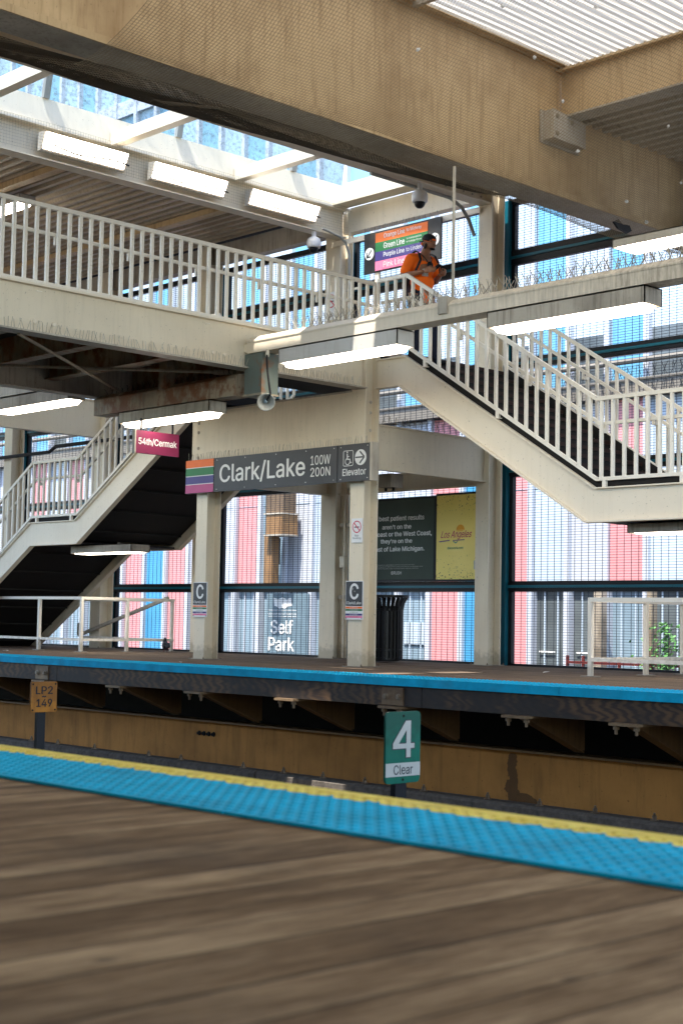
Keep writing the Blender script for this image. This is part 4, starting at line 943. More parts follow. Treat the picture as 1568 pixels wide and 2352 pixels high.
M_['park_slate'] = plain('sign_slate', (0.125, 0.18, 0.215), 0.5, var=0.1)
t = thing('parking_sign', 'slate window sign with white lettering for a car park, behind the fence', 'sign', (-28.9, 26, 0))
MB().box(-29.64, YF-.06, -.45, -28.05, YF-.02, 1.30).build('board', 'park_slate', t)
fit_text('Self', -29.46, -28.60, 0.26, 0.625, YF-.07, 'lettering', t, bold=0.03)
fit_text('Park', -29.55, -28.53, -0.185, 0.175, YF-.07, 'lettering', t, bold=0.03)
fit_text('GOVERNMENT CENTER', -29.57, -28.48, 0.745, 0.805, YF-.07, 'lettering', t)
MB().box(-29.575, YF-.066, 0.865, -28.475, YF-.064, 0.875).box(-29.575, YF-.066, 0.705, -28.475, YF-.064, 0.715).build('rule', 'lettering', t)
MB().prism([(-29.36, 1.19), (-29.20, 1.15), (-29.03, 1.20), (-28.86, 1.15), (-28.70, 1.19), (-28.66, 0.99), (-28.86, 0.95), (-28.93, 0.90), (-29.03, 0.94), (-29.13, 0.90), (-29.20, 0.95), (-29.33, 0.98)], 'XZ', YF-.067, YF-.063).build('emblem', 'lettering', t)
t = thing('bronze_sign_box', 'copper coloured box and post hanging in front of the building above the parking sign', 'sign box', (-29.5, 25.4, 2.8))
MB().box(-29.29, 25.5, 1.45, -28.99, 25.75, 2.78).build('post', 'bronze', t)
MB().box(-29.08, 25.35, 2.80, -28.46, 25.9, 3.31).build('box', 'bronze', t)
MB().box(-29.15, 25.40, 3.34, -28.48, 25.85, 3.90).build('upper_box', painted("dark_bronze", (0.15, 0.10, 0.06), (0.06, 0.04, 0.03), 0.6), t)
MB().box(-29.13, 25.33, 2.76, -28.45, 25.92, 2.80).box(-29.15, 25.33, 3.31, -28.44, 25.92, 3.34).build('trim', 'cream_dirty', t)
t = thing('banner', 'narrow black vertical banner on the white wall right of the copper box', 'banner', (-29.3, 25.9, 2.4)); 
MB().box(-29.26, 25.93, 2.06, -29.17, 25.96, 2.74).build('cloth', 'black', t)
t = thing('street_post', 'brown weathered post outside the fence behind the right guardrail', 'post', (-19.13, 25.3, -5.6))
MB().box(-18.86, 25.5, -5.6, -18.67, 25.7, 1.4).build('post', 'fixture', t)
t = thing('street_post', 'dark post outside the fence near the green shrub', 'post', (-17.83, 25.3, -5.6))
MB().box(-17.55, 25.5, -5.6, -17.44, 25.7, 1.4).build('post', 'rod', t)
t = thing('red_railing', 'low dark red railing outside the fence by the shrub', 'railing', (-18.5, 25.2, -.3))
MB().bar((-19.3, 25.2, -0.14), (-16.6, 25.2, -0.14), .05, .05).bar((-17.2, 25.1, 0.0), (-16.4, 25.1, 0.0), .05, .05).build('rail', 'redpaint', t)
for x in (-19.3, -18.9, -18.0, -17.2, -16.85): MB().box(x-.025, 25.18, -1.2, x+.025, 25.23, 0.0).build('upright', 'redpaint', t)
random.seed(11)
t = thing('shrub', 'bright green shrub outside the fence at the right edge of the photo', 'shrub', (-17.3, 25.0, -1.4))
mb = MB()
for i in range(900):
    a = random.uniform(0, 2*math.pi); r = abs(random.gauss(0, .30)); z = random.uniform(-1.2, 0.70); r *= 1.0-0.4*max(0, z)
    c = Vector((-16.78+r*math.cos(a), 25.0+r*math.sin(a)*.7, z)); n = Vector((random.uniform(-1, 1), random.uniform(-1, 1), random.uniform(-1, 1))).normalized()
    u = n.orthogonal().normalized()*random.uniform(.03, .055); v = n.cross(u)*.5
    mb.add([c-u, c-v, c+u, c+v], [(0, 1, 2, 3)])
mb.build('leaves', 'leaf', t)
mb = MB()
for i in range(6): mb.cyl((-16.78, 25.0, -1.4), (-16.78+random.uniform(-.4, .4), 25+random.uniform(-.2, .2), random.uniform(0, .5)), .015, 5, .005)
mb.build('stems', 'bark', t)
# ================================================================== SIGNS
t = thing('station_sign', 'long grey station name sign with four coloured stripes between the two front columns', 'sign', (-16.6, 14.6, 2.8))
MB().box(-18.62, 14.56, 2.575, -14.545, 14.62, 3.095).build('board', 'sign_grey', t)
MB().box(-14.545, 14.55, 2.57, -14.50, 14.68, 3.10).build('end_cap', 'cream_dirty', t)
z0 = 2.578; h = (3.092-z0)
cols = ['orange', 'green', 'purple', 'mauve']
for i, c in enumerate(cols):
    zt = 3.092-i*h/4; MB().box(-18.618, 14.552, zt-h/4+(.012 if i < 3 else 0), -17.935, 14.558, zt).build('colour_stripe', c, t)
MB().box(-18.618, 14.5555, z0, -17.935, 14.5595, 3.09).build('stripe_backing', 'lettering', t)
MB().box(-15.201, 14.552, 2.58, -15.195, 14.559, 3.09).build('panel_joint', 'sign_black', t)
for x in (-17.86, -17.2, -16.5, -15.85, -15.27, -15.13, -14.6):
    for z in (3.06, 2.61): MB().lathe((x, 14.56, z), [(0.008, 0), (0.006, 0.006)], 6, (0, -1, 0)).build('screw', 'lettering', t)
fit_text('Clark/Lake', -17.79, -15.86, 2.672, 2.992, 14.553, 'lettering', t, bold=0.018)
fit_text('100W', -15.745, -15.333, 2.848, 2.985, 14.553, 'lettering', t, bold=0.012)
fit_text('200N', -15.745, -15.333, 2.680, 2.812, 14.553, 'lettering', t, bold=0.012)
fit_text('Elevator', -15.085, -14.62, 2.655, 2.755, 14.553, 'lettering', t, bold=0.02)
def ring(cx_, cz_, r, w, y, n=28, half=False):
    mb = MB()
    for i in range(n):
        a, b = 2*math.pi*i/n, 2*math.pi*(i+1)/n
        mb.add([(cx_+r*math.cos(a), y, cz_+r*math.sin(a)), (cx_+r*math.cos(b), y, cz_+r*math.sin(b)), (cx_+(r-w)*math.cos(b), y, cz_+(r-w)*math.sin(b)), (cx_+(r-w)*math.cos(a), y, cz_+(r-w)*math.sin(a))], [(0, 1, 2, 3)])
    return mb
def disc(cx_, cz_, r, y0, y1, n=28):
    return MB().lathe((cx_, y1, cz_), [(r, 0), (r, abs(y1-y0))], n, (0, -1, 0))
# wheelchair pictogram in a rounded frame
mb = MB(); y = 14.553
x0, x1, zz0, zz1 = -15.075, -14.875, 2.79, 3.01; w = .008
mb.box(x0+.02, y, zz0, x1-.02, y+.003, zz0+w).box(x0+.02, y, zz1-w, x1-.02, y+.003, zz1).box(x0, y, zz0+.02, x0+w, y+.003, zz1-.02).box(x1-w, y, zz0+.02, x1, y+.003, zz1-.02)
for a, b, c, d in ((x0+.003, zz0+.02, x0+.02, zz0+.003), (x1-.003, zz0+.02, x1-.02, zz0+.003), (x0+.003, zz1-.02, x0+.02, zz1-.003), (x1-.003, zz1-.02, x1-.02, zz1-.003)): mb.bar((a, y, b), (c, y, d), .004, w)
mb.build('pictogram_frame', 'lettering', t)
mb = MB(); cx_, cz_ = -14.985, 2.855
for i in range(20):
    a, b = R_(100+i*13), R_(100+(i+1)*13)
    mb.bar((cx_+.045*math.cos(a), y, cz_+.045*math.sin(a)), (cx_+.045*math.cos(b), y, cz_+.045*math.sin(b)), .003, .011, up=(0, 0, 1) if abs(math.cos((a+b)/2)) < .7 else (1, 0, 0))
mb.bar((-14.995, y, 2.965), (-14.99, y, 2.88), .003, .018, up=(1, 0, 0)).bar((-14.99, y, 2.885), (-14.945, y, 2.885), .003, .014).bar((-14.945, y, 2.89), (-14.925, y, 2.835), .003, .014, up=(1, 0, 0)).bar((-14.925, y, 2.832), (-14.905, y, 2.84), .003, .011).bar((-14.99, y, 2.925), (-14.955, y, 2.925), .003, .010)
mb.lathe((-14.995, y+.003, 2.985), [(.012, 0), (.012, .004)], 12, (0, -1, 0)).build('wheelchair_pictogram', 'lettering', t)
ad = disc(-14.73, 2.90, .110, 14.552, 14.558).build('arrow_disc', 'lettering', t)
MB().box(-14.83, 14.5495, 2.892, -14.68, 14.5515, 2.912).bar((-14.745, 14.5505, 2.985), (-14.655, 14.5505, 2.902), .002, .022, up=(0, 0, 1)).bar((-14.745, 14.5505, 2.819), (-14.655, 14.5505, 2.902), .002, .022, up=(0, 0, 1)).build('arrow', 'sign_grey', ad)
# maroon destination sign
t = thing('destination_sign', 'small maroon destination sign hanging on two rods below a dirty strip light', 'sign', (-17.0, 12.77, 3.1))
MB().box(-17.05, 12.395, 2.925, -17.0, 13.15, 3.245).build('panel', 'cermak', t)
MB().box(-17.055, 12.375, 2.92, -16.995, 12.395, 3.25).build('edge_trim', 'cream_dirty', t)
for y in (12.50, 13.05): MB().box(-17.04, y-.012, 3.245, -17.015, y+.012, 3.42).build('hanger', 'black', t)
fit_text('54th/Cermak', 12.44, 13.11, 3.035, 3.145, -16.997, 'lettering', t, face='+X', bold=0.015)
# C plates on the columns
for xa, lab, yp in ((-18.515, 'grey letter C plate on the left sign column', 14.68), (-15.105, 'scratched grey letter C plate on the right sign column', 14.68)):
    t = thing('column_sign', lab, 'sign', (xa+.175, yp, .92), 'letter C plates on the front columns'); w = .345
    MB().box(xa, yp-.006, .655, xa+w, yp+.004, 1.195).build('plate', 'white', t)
    MB().box(xa+.012, yp-.010, .845, xa+w-.012, yp-.006, 1.185).build('grey_field', 'sign_grey', t)
    fit_text('C', xa+.085, xa+.265, .935, 1.160, yp-.012, 'lettering', t, bold=0.03)
    fit_text('Clark/Lake', xa+.03, xa+w-.03, .862, .908, yp-.012, 'lettering', t, bold=0.012)
    for i, (c, s, tc) in enumerate((('orange', 'to Midway', 'lettering'), ('green', 'to Ashland/63rd', 'lettering'), ('lettering', 'to Cottage Grove', 'green'), ('purple', 'to Linden', 'lettering'), ('pinkline', 'to 54th/Cermak', 'mauve'))):
        zt = .835-i*.032
        b_ = MB().box(xa+.008, yp-.009, zt-.026, xa+w-.008, yp-.0065, zt).build('line_band', c, t)
        fit_text(s, xa+.09, xa+w-.09, zt-.022, zt-.005, yp-.011, tc, b_)
    for dx in (.02, w-.02):
        for z in (.675, 1.17): MB().lathe((xa+dx, yp-.006, z), [(.008, 0), (.006, .006)], 6, (0, -1, 0)).build('screw', 'black', t)
    if 'scratched' in lab:
        MB().prism([(xa+.13, 1.06), (xa+.16, 1.075), (xa+.165, 1.10), (xa+.15, 1.09), (xa+.12, 1.075)], 'XZ', yp-.0135, yp-.012).prism([(xa+.17, 1.05), (xa+.20, 1.035), (xa+.19, 1.06)], 'XZ', yp-.0135, yp-.012).build('scratch', 'galv', t)
# no smoking plates
def nosmoke(xa, xb, z0, z1, y, lab):
    t = thing('no_smoking_sign', lab, 'sign', ((xa+xb)/2, y, (z0+z1)/2), 'no smoking plates'); w = xb-xa
    MB().box(xa, y-.004, z0, xb, y+.004, z1).build('plate', 'white', t)
    cx_, cz_ = (xa+xb)/2, z1-w*.55
    mb = MB(); r = w*.40
    for i in range(24):
        a, b = 2*math.pi*i/24, 2*math.pi*(i+1)/24
        mb.add([(cx_+r*math.cos(a), y-.007, cz_+r*math.sin(a)), (cx_+r*math.cos(b), y-.007, cz_+r*math.sin(b)), (cx_+r*.84*math.cos(b), y-.007, cz_+r*.84*math.sin(b)), (cx_+r*.84*math.cos(a), y-.007, cz_+r*.84*math.sin(a))], [(0, 1, 2, 3)])
    mb.bar((cx_-r*.66, y-.007, cz_+r*.66), (cx_+r*.66, y-.007, cz_-r*.66), .002, r*.15); mb.build('prohibition_ring', 'red', t)
    MB().box(cx_-r*.6, y-.0065, cz_-r*.12, cx_+r*.5, y-.005, cz_+r*.04).build('cigarette', 'black', t)
    fit_text('No', cx_-w*.16, cx_+w*.16, z0+.085, z0+.115, y-.006, 'black', t); fit_text('Smoking', cx_-w*.38, cx_+w*.38, z0+.045, z0+.078, y-.006, 'black', t)
nosmoke(-15.015, -14.80, 1.725, 2.065, 14.685, 'white no smoking plate on the right sign column')
nosmoke(-18.46, -18.17, 5.72, 6.20, 17.335, 'white no smoking plate high on the rear column seen through the bridge railing')
# direction sign
t = thing('direction_sign', 'dark scuffed sign listing coloured train lines, behind the walking person', 'sign', (-17, 17.66, 6.8))
MB().box(-17.85, 17.645, 6.475, -16.10, 17.68, 7.165).build('board', 'sign_black', t)
rows = [('orange', 'Orange Line', 'to Midway'), ('green', 'Green Line', 'to Ashland/63rd\nto Cottage Grove'), ('purple', 'Purple Line', 'to Linden'), ('pinkline', 'Pink Line', 'to 54th/Cermak')]
for i, (c, s, s2) in enumerate(rows):
    zt = 7.135-i*.160
    b_ = MB().box(-17.575, 17.638, zt-.158, -16.385, 17.643, zt).build('line_band', c, t)
    fit_text(s, -17.38, -16.90, zt-.125, zt-.025, 17.636, 'lettering', b_, bold=0.015)
    fit_text(s2, -16.86, -16.52, zt-.12 if i == 1 else zt-.10, zt-.03, 17.636, 'lettering', b_)
for cx_ in (-17.715, -16.235):
    d_ = disc(cx_, 6.81, .105, 17.636, 17.644).build('arrow_disc', 'lettering', t)
    MB().bar((cx_+.06, 17.633, 6.87), (cx_-.05, 17.633, 6.76), .002, .018).bar((cx_-.055, 17.633, 6.75), (cx_-.055, 17.633, 6.84), .002, .018, up=(1, 0, 0)).bar((cx_-.06, 17.633, 6.757), (cx_+.03, 17.633, 6.757), .002, .018).build('arrow', 'sign_black', d_)
for x in (-17.55, -16.35): MB().box(x-.045, 17.66, 5.4, x+.045, 17.69, 6.475).build('mount_post', 'cream_clean', t)
t.location = (-16.614, 17.25, 6.66); t.scale = (0.977, 1, 0.977)          # the board hangs in front of the white angle bar
# posters
t = thing('poster', 'dark green hospital advert poster on the fence behind the litter bin', 'poster', (-17.2, 17.75, 2), 'advert posters on the fence')
MB().box(-17.96, 17.76, 1.285, -16.245, 17.80, 2.66).build('frame', 'black', t)
MB().box(-17.92, 17.752, 1.325, -16.272, 17.758, 2.625).build('sheet', 'ad_green', t)
for s, xa, xb, za, zb in (('The best patient results', -17.745, -16.484, 2.268, 2.372), ("aren't on the", -17.429, -16.768, 2.150, 2.225), ('East Coast or the West Coast,', -17.87, -16.315, 2.015, 2.110), ("they're on the", -17.462, -16.745, 1.900, 1.990), ('coast of Lake Michigan.', -17.70, -16.475, 1.765, 1.865)):
    fit_text(s, xa, xb, za, zb, 17.749, 'lettering', t, bold=0.035)
fit_text('We have the #1 ranked hospital for heart failure survival in the entire country.', -17.52, -16.68, 1.552, 1.572, 17.749, 'sign_greywhite', t)
fit_text('Spare yourself the long expensive flights to the East or West Coast, because one of the highest-ranked', -17.70, -16.50, 1.522, 1.542, 17.749, 'sign_greywhite', t)
fit_text('health systems in the country is closer to home than you think. Learn more at RUSH.edu.', -17.60, -16.60, 1.492, 1.512, 17.749, 'sign_greywhite', t)
fit_text('RUSH', -17.15, -16.975, 1.405, 1.458, 17.749, 'lettering', t)
o_ = ring(-17.185, 1.431, .026, .006, 17.749); o_.box(-17.188, 17.747, 1.408, -17.182, 17.749, 1.455); o_.build('emblem', 'lettering', t)
t = thing('poster', 'yellow mildew speckled advert poster on the fence left of the tall column', 'poster', (-15.8, 17.75, 2), 'advert posters on the fence')
MB().box(-16.24, 17.76, 1.285, -15.30, 17.80, 2.69).build('frame', 'black', t)
MB().box(-16.215, 17.752, 1.32, -15.33, 17.758, 2.655).build('sheet', 'poster_yellow', t)
M_['la_pink'] = plain("poster_script_crimson", (0.50, 0.06, 0.12), 0.5); M_['la_sun'] = plain("poster_sun_orange", (0.80, 0.36, 0.03), 0.5); M_['la_teal'] = plain("poster_teal", (0.10, 0.30, 0.22), 0.5); M_['la_violet'] = plain("poster_violet", (0.22, 0.12, 0.22), 0.5)
fit_text('Los Angeles', -16.12, -15.47, 1.945, 2.085, 17.749, 'la_pink', t, bold=0.012, shear=0.45)
pts = [(-15.79+.085+.085*math.cos(R_(a)), 2.095+.085*math.sin(R_(a))) for a in range(0, 181, 12)]
MB().prism(pts, 'XZ', 17.7475, 17.7495).box(-15.78, 17.7475, 2.075, -15.65, 17.7495, 2.086).build('sun_emblem', 'la_sun', t)
MB().bar((-16.15, 17.748, 1.918), (-15.93, 17.748, 1.935), .002, .018).bar((-15.86, 17.748, 1.93), (-15.62, 17.748, 1.94), .002, .014).build('underline', 'la_violet', t)
MB().bar((-15.86, 17.748, 1.925), (-15.80, 17.748, 1.89), .002, .014).bar((-15.80, 17.748, 1.89), (-15.76, 17.748, 1.92), .002, .014).build('swash', 'la_teal', t)
fit_text('discoverla.com', -15.975, -15.645, 1.795, 1.835, 17.749, 'la_teal', t, bold=0.01)
MB().box(-15.42, 17.7475, 1.47, -15.33, 17.7495, 1.61).build('sticker', 'sign_greywhite', t)
# trackside post signs (square to the track)
def rounded(y0, y1, z0, z1, r):
    p = []
    for cy_, cz_, a0 in ((y1-r, z1-r, 0), (y0+r, z1-r, 90), (y0+r, z0+r, 180), (y1-r, z0+r, 270)):
        for a in (0, 30, 60, 90): p.append((cy_+r*math.cos(R_(a0+a)), cz_+r*math.sin(R_(a0+a))))
    return p
t = thing('berth_sign', 'green track sign reading 4 Clear on a black post between the tracks', 'sign', (-7.62, 8.01, -1.62), 'signs on posts between the tracks')
MB().box(-7.68, 7.95, -1.62, -7.63, 8.065, -0.2).build('post', 'black', t)
MB().prism(rounded(7.822, 8.187, -.525, -.008, .035), 'YZ', -7.63, -7.612).build('plate', 'sign_green', t)
MB().prism(rounded(7.832, 8.177, -.515, -.018, .03), 'YZ', -7.6118, -7.6112).build('face', 'sign_green', t)
MB().box(-7.611, 7.824, -.475, -7.609, 8.185, -.378).build('white_band', 'sign_greywhite', t)
fit_text('Clear', 7.905, 8.105, -.462, -.392, -7.608, 'sign_grey', t, face='+X', bold=0.012)
def four(gr, x):
    y0, y1, z0, z1 = 7.895-gr, 8.120+gr, -.340-gr, -.075+gr
    mb = MB(); w = .042+gr*2
    mb.box(x, 8.035-gr, z0, x+.0015, 8.035+.045+gr, z1)
    mb.box(x-.0004, y0, -.275-gr, x+.0011, 8.035-gr, -.275+.035+gr).box(x-.0004, 8.035+.045+gr, -.275-gr, x+.0011, y1, -.275+.035+gr)
    mb.prism([(7.895-gr, -.262), (7.895-gr, -.235), (8.028-gr*.5, z1), (8.04, z1), (8.04, -.135-gr), (7.945+gr*.6, -.250+gr)], 'YZ', x+.0003, x+.0018)
    return mb
mb = four(0.007, -7.6105); mb.build('numeral_outline', 'sign_grey', t)
mb = four(0.0, -7.6085); mb.build('numeral', 'sign_greywhite', t)
for z in (-.04, -.50): MB().lathe((-7.612, 8.005, z), [(.010, 0), (.008, .006)], 8, (1, 0, 0)).build('bolt', 'dark', t)
t = thing('berth_sign', 'rusty amber track sign reading LP2 149 on a black post at the left', 'sign', (-12.32, 7.99, -1.62), 'signs on posts between the tracks')
MB().box(-12.39, 7.945, -1.62, -12.34, 8.03, -0.1).build('post', 'black', t)
MB().prism(rounded(7.847, 8.133, -.275, .012, .018), 'YZ', -12.335, -12.31).build('plate', 'sign_amber', t)
fit_text('LP2', 7.895, 8.085, -.105, -.030, -12.307, 'black', t, face='+X', bold=0.02)
fit_text('149', 7.905, 8.080, -.225, -.150, -12.307, 'black', t, face='+X', bold=0.02)
MB().box(-12.309, 7.965, -.134, -12.306, 8.01, -.122).build('dash', 'black', t)
for y in (7.865, 8.115):
    for z in (-.255, -.01): MB().lathe((-12.31, y, z), [(.010, 0), (.008, .006)], 8, (1, 0, 0)).build('bolt', 'dark', t)
# litter
for p, s, lab in (((-22.6, 13.9, 0), .06, 'crumpled white paper scrap on the far platform left of the left sign column'), ((-17.0, 13.3, 0), .035, 'tiny white paper scrap on the far platform below the name sign'), ((-10.55, 12.25, -1.44), .10, 'white plastic scrap lying beside the guard timber behind the green post sign'), ((-12.3, 15.6, 0), .05, 'pale crumb on the boards in front of the tall column')):
    v = [Vector(p)+Vector((random.uniform(-1, 1)*s, random.uniform(-1, 1)*s, random.uniform(0.1, .6)*s)) for _ in range(7)]
    bm = bmesh.new(); vv = [bm.verts.new(q) for q in v]; bmesh.ops.convex_hull(bm, input=vv); me = bpy.data.meshes.new('paper_scrap'); bm.to_mesh(me); bm.free(); me.materials.append(M_['paper'])
    o = bpy.data.objects.new('paper_scrap', me); C.objects.link(o); tag(o, lab, 'litter')
# ================================================================== FIGURES
def organic(name, chains, blobs, mat, parent, voxel=0.01, local=None, smooth_it=2):
    """one continuous surface: tapered skinned chains and ellipsoids fused by a voxel remesh.
       chains: list of [(point, radius), ...]; blobs: list of (centre, (rx,ry,rz), euler)"""
    mb = MB()
    for ch in chains:
        for (p, r), (q, s) in zip(ch[:-1], ch[1:]):
            p, q = Vector(p), Vector(q); L = (q-p).length; n = max(2, int(L/0.02)); 
            mb.cyl(p, q, r, 14, s)
        for p, r in ch:
            blobs = blobs+[(p, (r, r, r), (0, 0, 0))]
    for c, r, e in blobs:
        from mathutils import Euler
        Rm = Euler(e).to_matrix(); n, m = 14, 9; vs = [Vector((0, 0, -1))]; 
        for j in range(1, m):
            ph = -math.pi/2+math.pi*j/m
            for i in range(n):
                th = 2*math.pi*i/n; vs.append(Vector((math.cos(ph)*math.cos(th), math.cos(ph)*math.sin(th), math.sin(ph))))
        vs.append(Vector((0, 0, 1))); vs = [Vector(c)+Rm @ Vector((v.x*r[0], v.y*r[1], v.z*r[2])) for v in vs]
        fs = [(0, 1+(i+1) % n, 1+i) for i in range(n)]
        for j in range(m-2):
            for i in range(n): fs.append((1+j*n+i, 1+j*n+(i+1) % n, 1+(j+1)*n+(i+1) % n, 1+(j+1)*n+i))
        fs += [(len(vs)-1, 1+(m-2)*n+i, 1+(m-2)*n+(i+1) % n) for i in range(n)]
        mb.add(vs, fs)
    me = bpy.data.meshes.new('tmp'); me.from_pydata([tuple(v) for v in mb.v], [], mb.f)
    bm = bmesh.new(); bm.from_mesh(me); bmesh.ops.recalc_face_normals(bm, faces=bm.faces); bm.to_mesh(me); bm.free()
    o = bpy.data.objects.new('tmp', me); C.objects.link(o)
    md = o.modifiers.new('r', 'REMESH'); md.mode = 'VOXEL'; md.voxel_size = voxel
    if smooth_it:
        ms = o.modifiers.new('s', 'SMOOTH'); ms.factor = 0.5; ms.iterations = smooth_it
    bpy.context.view_layer.update()
    m2 = bpy.data.meshes.new_from_object(o.evaluated_get(bpy.context.evaluated_depsgraph_get()))
    bpy.data.objects.remove(o)
    m2.name = name; m2.materials.clear(); m2.materials.append(M_[mat])
    m2.polygons.foreach_set('use_smooth', [True]*len(m2.polygons))
    r = bpy.data.objects.new(name, m2); C.objects.link(r); r.parent = parent; return r
M_['skin'] = plain("skin_brown", (0.27, 0.125, 0.070), 0.5, var=0.12, scale=14)
M_['shirt'] = plain("orange_cotton", (0.95, 0.155, 0.012), 0.85, var=0.08, scale=9, spec=0.2)
M_['denim'] = plain("dark_denim", (0.012, 0.015, 0.030), 0.8, var=0.3, scale=20)
M_['hair'] = plain("black_hair", (0.008, 0.007, 0.006), 0.7)
M_['cap'] = plain("black_cap", (0.012, 0.014, 0.018), 0.7)
M_['pack'] = plain("grey_pack", (0.050, 0.048, 0.062), 0.8, var=0.25, scale=12)
PX0 = (-14.46, 15.45, 4.315)
t = thing('person', 'man in orange t-shirt and backwards cap reading his phone atop the right stairs', 'person', PX0, rotz=R_(-8))
hands = []
# right hand (towards the viewer) under the phone, left hand beside it : palm, four curled fingers, thumb
def hand(w, s):
    w = Vector(w); ch = []; pal = w+Vector((0.075, 0.02*s, 0.005)); bl = [(pal, (0.052, 0.026, 0.040), (0, 0, 0))]
    for i, (dz, L) in enumerate(((0.030, .036), (0.011, .041), (-0.009, .039), (-0.028, .030))):
        a = pal+Vector((0.040, 0, dz)); b = a+Vector((L, 0.012*s, 0.004)); c = b+Vector((L*.55, 0.026*s, 0.004)); d = c+Vector((L*.1, 0.024*s, 0.002))
        ch.append([(a, .0105), (b, .0095), (c, .0085), (d, .0075)])
    a = pal+Vector((-0.01, 0.008*s, 0.034)); ch.append([(a, .013), (a+Vector((0.028, 0.016*s, 0.026)), .011), (a+Vector((0.055, 0.028*s, 0.030)), .009)])
    return ch, bl
rw, lw = (0.205, -0.165, 1.235), (0.225, 0.115, 1.225)
c1_, b1_ = hand(rw, 1); c2_, b2_ = hand(lw, -1)
chains = [
    [((0.0, 0, 0.98), .135), ((0.005, 0, 1.12), .125), ((0.01, 0, 1.34), .145), ((0.02, 0, 1.47), .105), ((0.055, 0, 1.545), .062), ((0.10, 0, 1.615), .058)],
    [((0.01, -.10, 1.47), .080), ((0.01, -.185, 1.465), .062), ((-0.06, -.262, 1.21), .047), (rw, .030)],
    [((0.01, .10, 1.47), .080), ((0.01, .185, 1.465), .062), ((-0.03, .252, 1.21), .047), (lw, .030)],
    [((0.0, -.085, .93), .105), ((0.05, -.10, .52), .062), ((-0.03, -.10, .09), .042)],
    [((0.0, .085, .93), .105), ((0.16, .09, .50), .062), ((0.20, .10, .00), .042)]]+c1_+c2_
hc = Vector((0.145, 0, 1.70)); tilt = (0, R_(24), 0)
blobs = [((0.0, 0, 1.36), (.115, .185, .14), (0, 0, 0)), (hc, (.092, .074, .112), tilt), (hc+Vector((0.045, 0, -.055)), (.055, .056, .062), tilt),
         (hc+Vector((0.098, 0, -.030)), (.020, .013, .026), (0, R_(10), 0)), (hc+Vector((0.074, 0, .006)), (.022, .058, .012), tilt),
         (hc+Vector((0.082, 0, -.072)), (.018, .026, .012), tilt), (hc+Vector((0.062, 0, -.108)), (.026, .026, .020), tilt),
         (hc+Vector((-.012, -.074, -.012)), (.018, .009, .032), tilt), (hc+Vector((-.012, .074, -.012)), (.018, .009, .032), tilt)]+b1_+b2_
organic('body', chains, blobs, 'skin', t, 0.0075)
for s in (-1, 1):
    MB().lathe(Vector(PX0)+hc+Vector((0.080, s*.030, -.006)), [(0.002, -.006), (0.011, -.003), (0.011, .003), (0.002, .006)], 10, (1, s*.4, -.35)).build('eye', 'hair', t)
organic('beard', [], [(hc+Vector((0.060, 0, -.112)), (.036, .040, .020), tilt), (hc+Vector((0.094, 0, -.060)), (.010, .024, .006), tilt), (hc+Vector((.0, -.064, -.065)), (.03, .012, .045), tilt), (hc+Vector((.0, .064, -.065)), (.03, .012, .045), tilt), (hc+Vector((-.055, 0, -.03)), (.045, .062, .05), tilt)], 'hair', t, 0.006, smooth_it=1)
sh = [
    [((-0.005, -.02, .93), .135), ((-0.005, 0, 1.05), .135), ((0.015, 0, 1.22), .135), ((0.01, 0, 1.36), .140), ((0.015, 0, 1.47), .105)],
    [((0.01, -.10, 1.46), .090), ((0.008, -.185, 1.455), .078), ((-0.035, -.240, 1.28), .070)],
    [((0.01, .10, 1.46), .090), ((0.008, .185, 1.455), .078), ((-0.020, .235, 1.28), .070)]]
sb_ = [((0.0, 0, 1.36), (.130, .190, .15), (0, 0, 0)), ((0.01, 0, 1.15), (.138, .168, .16), (0, 0, 0)), ((0.0, 0, 0.99), (.132, .165, .12), (0, 0, 0))]
organic('t_shirt', sh, sb_, 'shirt', t, 0.011)
organic('jeans', [[((0.0, -.06, .96), .115), ((0.0, -.09, .86), .112), ((0.05, -.10, .52), .080), ((-0.03, -.10, .10), .066)], [((0.0, .06, .96), .115), ((0.0, .09, .86), .112), ((0.16, .09, .50), .080), ((0.20, .10, .02), .066)]], [((0, 0, .93), (.125, .165, .10), (0, 0, 0))], 'denim', t, 0.012)
for c, n in (((0.03, -.10, .045), 0), ((0.26, .10, -.045), 1)):
    organic('shoe', [], [((c[0], c[1], c[2]), (.135, .048, .042), (0, 0, 0)), ((c[0]-.06, c[1], c[2]+.03), (.055, .044, .05), (0, 0, 0))], 'cap', t, 0.01)
# backwards cap : crown, brim over the nape, orange edging and opening above the forehead
capc = hc+Vector((-.005, 0, .040))
capo = organic('cap', [], [(capc, (.108, .088, .080), tilt), (capc+Vector((-.115, 0, -.012)), (.070, .062, .008), (0, R_(14), 0))], 'cap', t, 0.006, smooth_it=1)
for nm, cc, rr in (('cap_band', capc+Vector((0.0, 0, -.028)), (.1085, .0885, .008)), ('cap_underbrim', capc+Vector((-.105, 0, -.045)), (.030, .050, .028)), ('cap_opening', capc+Vector((.096, 0, -.026)), (.014, .034, .014))):
    organic(nm, [], [(cc, rr, tilt)], 'shirt', t, 0.006, smooth_it=0)
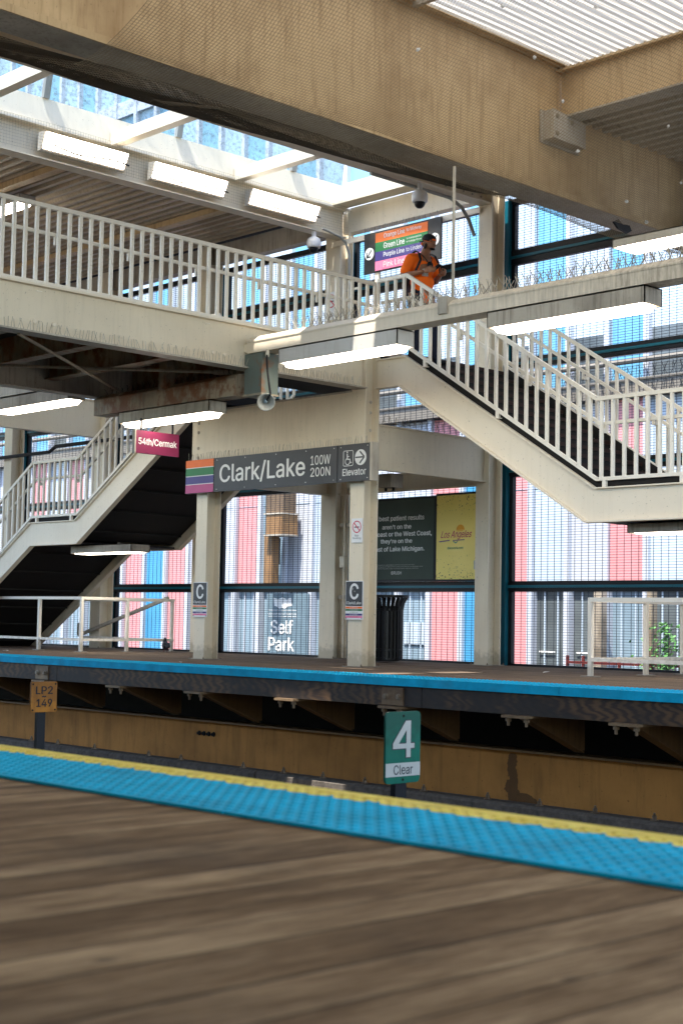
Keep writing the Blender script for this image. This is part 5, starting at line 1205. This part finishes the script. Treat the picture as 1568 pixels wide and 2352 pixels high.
# shirt print, neck chain
MB().box(PX0[0]+.128, PX0[1]-.10, PX0[2]+1.20, PX0[0]+.168, PX0[1]-.03, PX0[2]+1.30).build('shirt_print', 'sign_greywhite', t)
mb = MB(); q = Vector(PX0)
for s in (-1, 1): mb.tube([tuple(q+Vector(p)) for p in ((0.04, s*.07, 1.55), (0.13, s*.06, 1.47), (0.165, s*.012, 1.38))], .006, 6)
mb.build('neck_chain', 'cap', t)
organic('pendant', [], [((0.165, 0, 1.365), (.02, .05, .055), (0, 0, 0))], 'cap', t, 0.008)
bp = thing('backpack', 'dark grey backpack worn by the man in the orange t-shirt', 'backpack', PX0, rotz=R_(-8))
organic('bag', [], [((-.20, 0, 1.20), (.085, .150, .235), (0, R_(4), 0)), ((-.25, 0, 1.12), (.065, .125, .13), (0, 0, 0)), ((-.19, 0, 1.02), (.09, .14, .10), (0, 0, 0))], 'pack', bp, 0.012)
for s in (-1, 1):
    mb = MB(); pts = [Vector(p) for p in ((-.14, s*.10, 1.40), (-.06, s*.12, 1.545), (0.02, s*.125, 1.578), (0.10, s*.13, 1.53), (0.155, s*.145, 1.42), (0.12, s*.20, 1.25), (-.06, s*.20, 1.12), (-.15, s*.14, 1.06))]
    for a, b_ in zip(pts[:-1], pts[1:]): mb.bar(q+a, q+b_, .030, .012, up=(0.4, 0, 1))
    mb.build('shoulder_strap', 'cap', bp)
ph = thing('phone', 'dark phone held in both hands of the man in the orange t-shirt', 'phone', PX0, rotz=R_(-8))
MB().bar(q+Vector((0.300, -.055, 1.262)), q+Vector((0.395, -.020, 1.325)), .078, .010).build('case', 'cap', ph)
for q_ in (t, bp, ph): q_.scale = (1.10, 1.12, 1.0)
# pigeons
def pigeon(p, rz, lab, s=1.0, tuck=False):
    t = thing('pigeon', lab, 'pigeon', p, 'pigeons in the station', rotz=rz)
    K = lambda v: Vector(v)*s
    hx = 0.045 if tuck else 0.10
    organic('body', [[(K((-.02, 0, .10)), .058*s), (K((.05, 0, .12)), .052*s), (K((hx+.01, 0, .165)), .032*s), (K((hx+.02, 0, .205)), .026*s)], [(K((-.06, 0, .095)), .040*s), (K((-.16, 0, .075)), .018*s)], [(K((hx+.04, 0, .205)), .010*s), (K((hx+.066, 0, .200)), .004*s)]],
            [(K((0, 0, .105)), (.105*s, .062*s, .062*s), (0, R_(-8), 0)), (K((-.05, .045, .11)), (.095*s, .018*s, .042*s), (0, R_(-10), 0)), (K((-.05, -.045, .11)), (.095*s, .018*s, .042*s), (0, R_(-10), 0))], 'blackbird', t, 0.008*s, smooth_it=1)
    for y in (-.025, .025):
        o_ = Vector(p); mb = MB().cyl(o_+Vector((0, y*s, .055*s)), o_+Vector((0.005, y*s, 0.006)), .006*s, 6)
        for dy in (-.012, 0, .012): mb.cyl(o_+Vector((0.005, y*s, .006)), o_+Vector((0.03, (y+dy)*s, .004)), .003, 5)
        mb.build('leg', 'redpaint', t)
    return t
pigeon((-22.15, 16.95, 0.0), R_(150), 'black pigeon standing on the far platform by the end post of the left guardrail', 1.15)
pigeon((-16.98, 11.75, 4.345), R_(20), 'dark pigeon perched among the beams under the footbridge', 1.15, True)
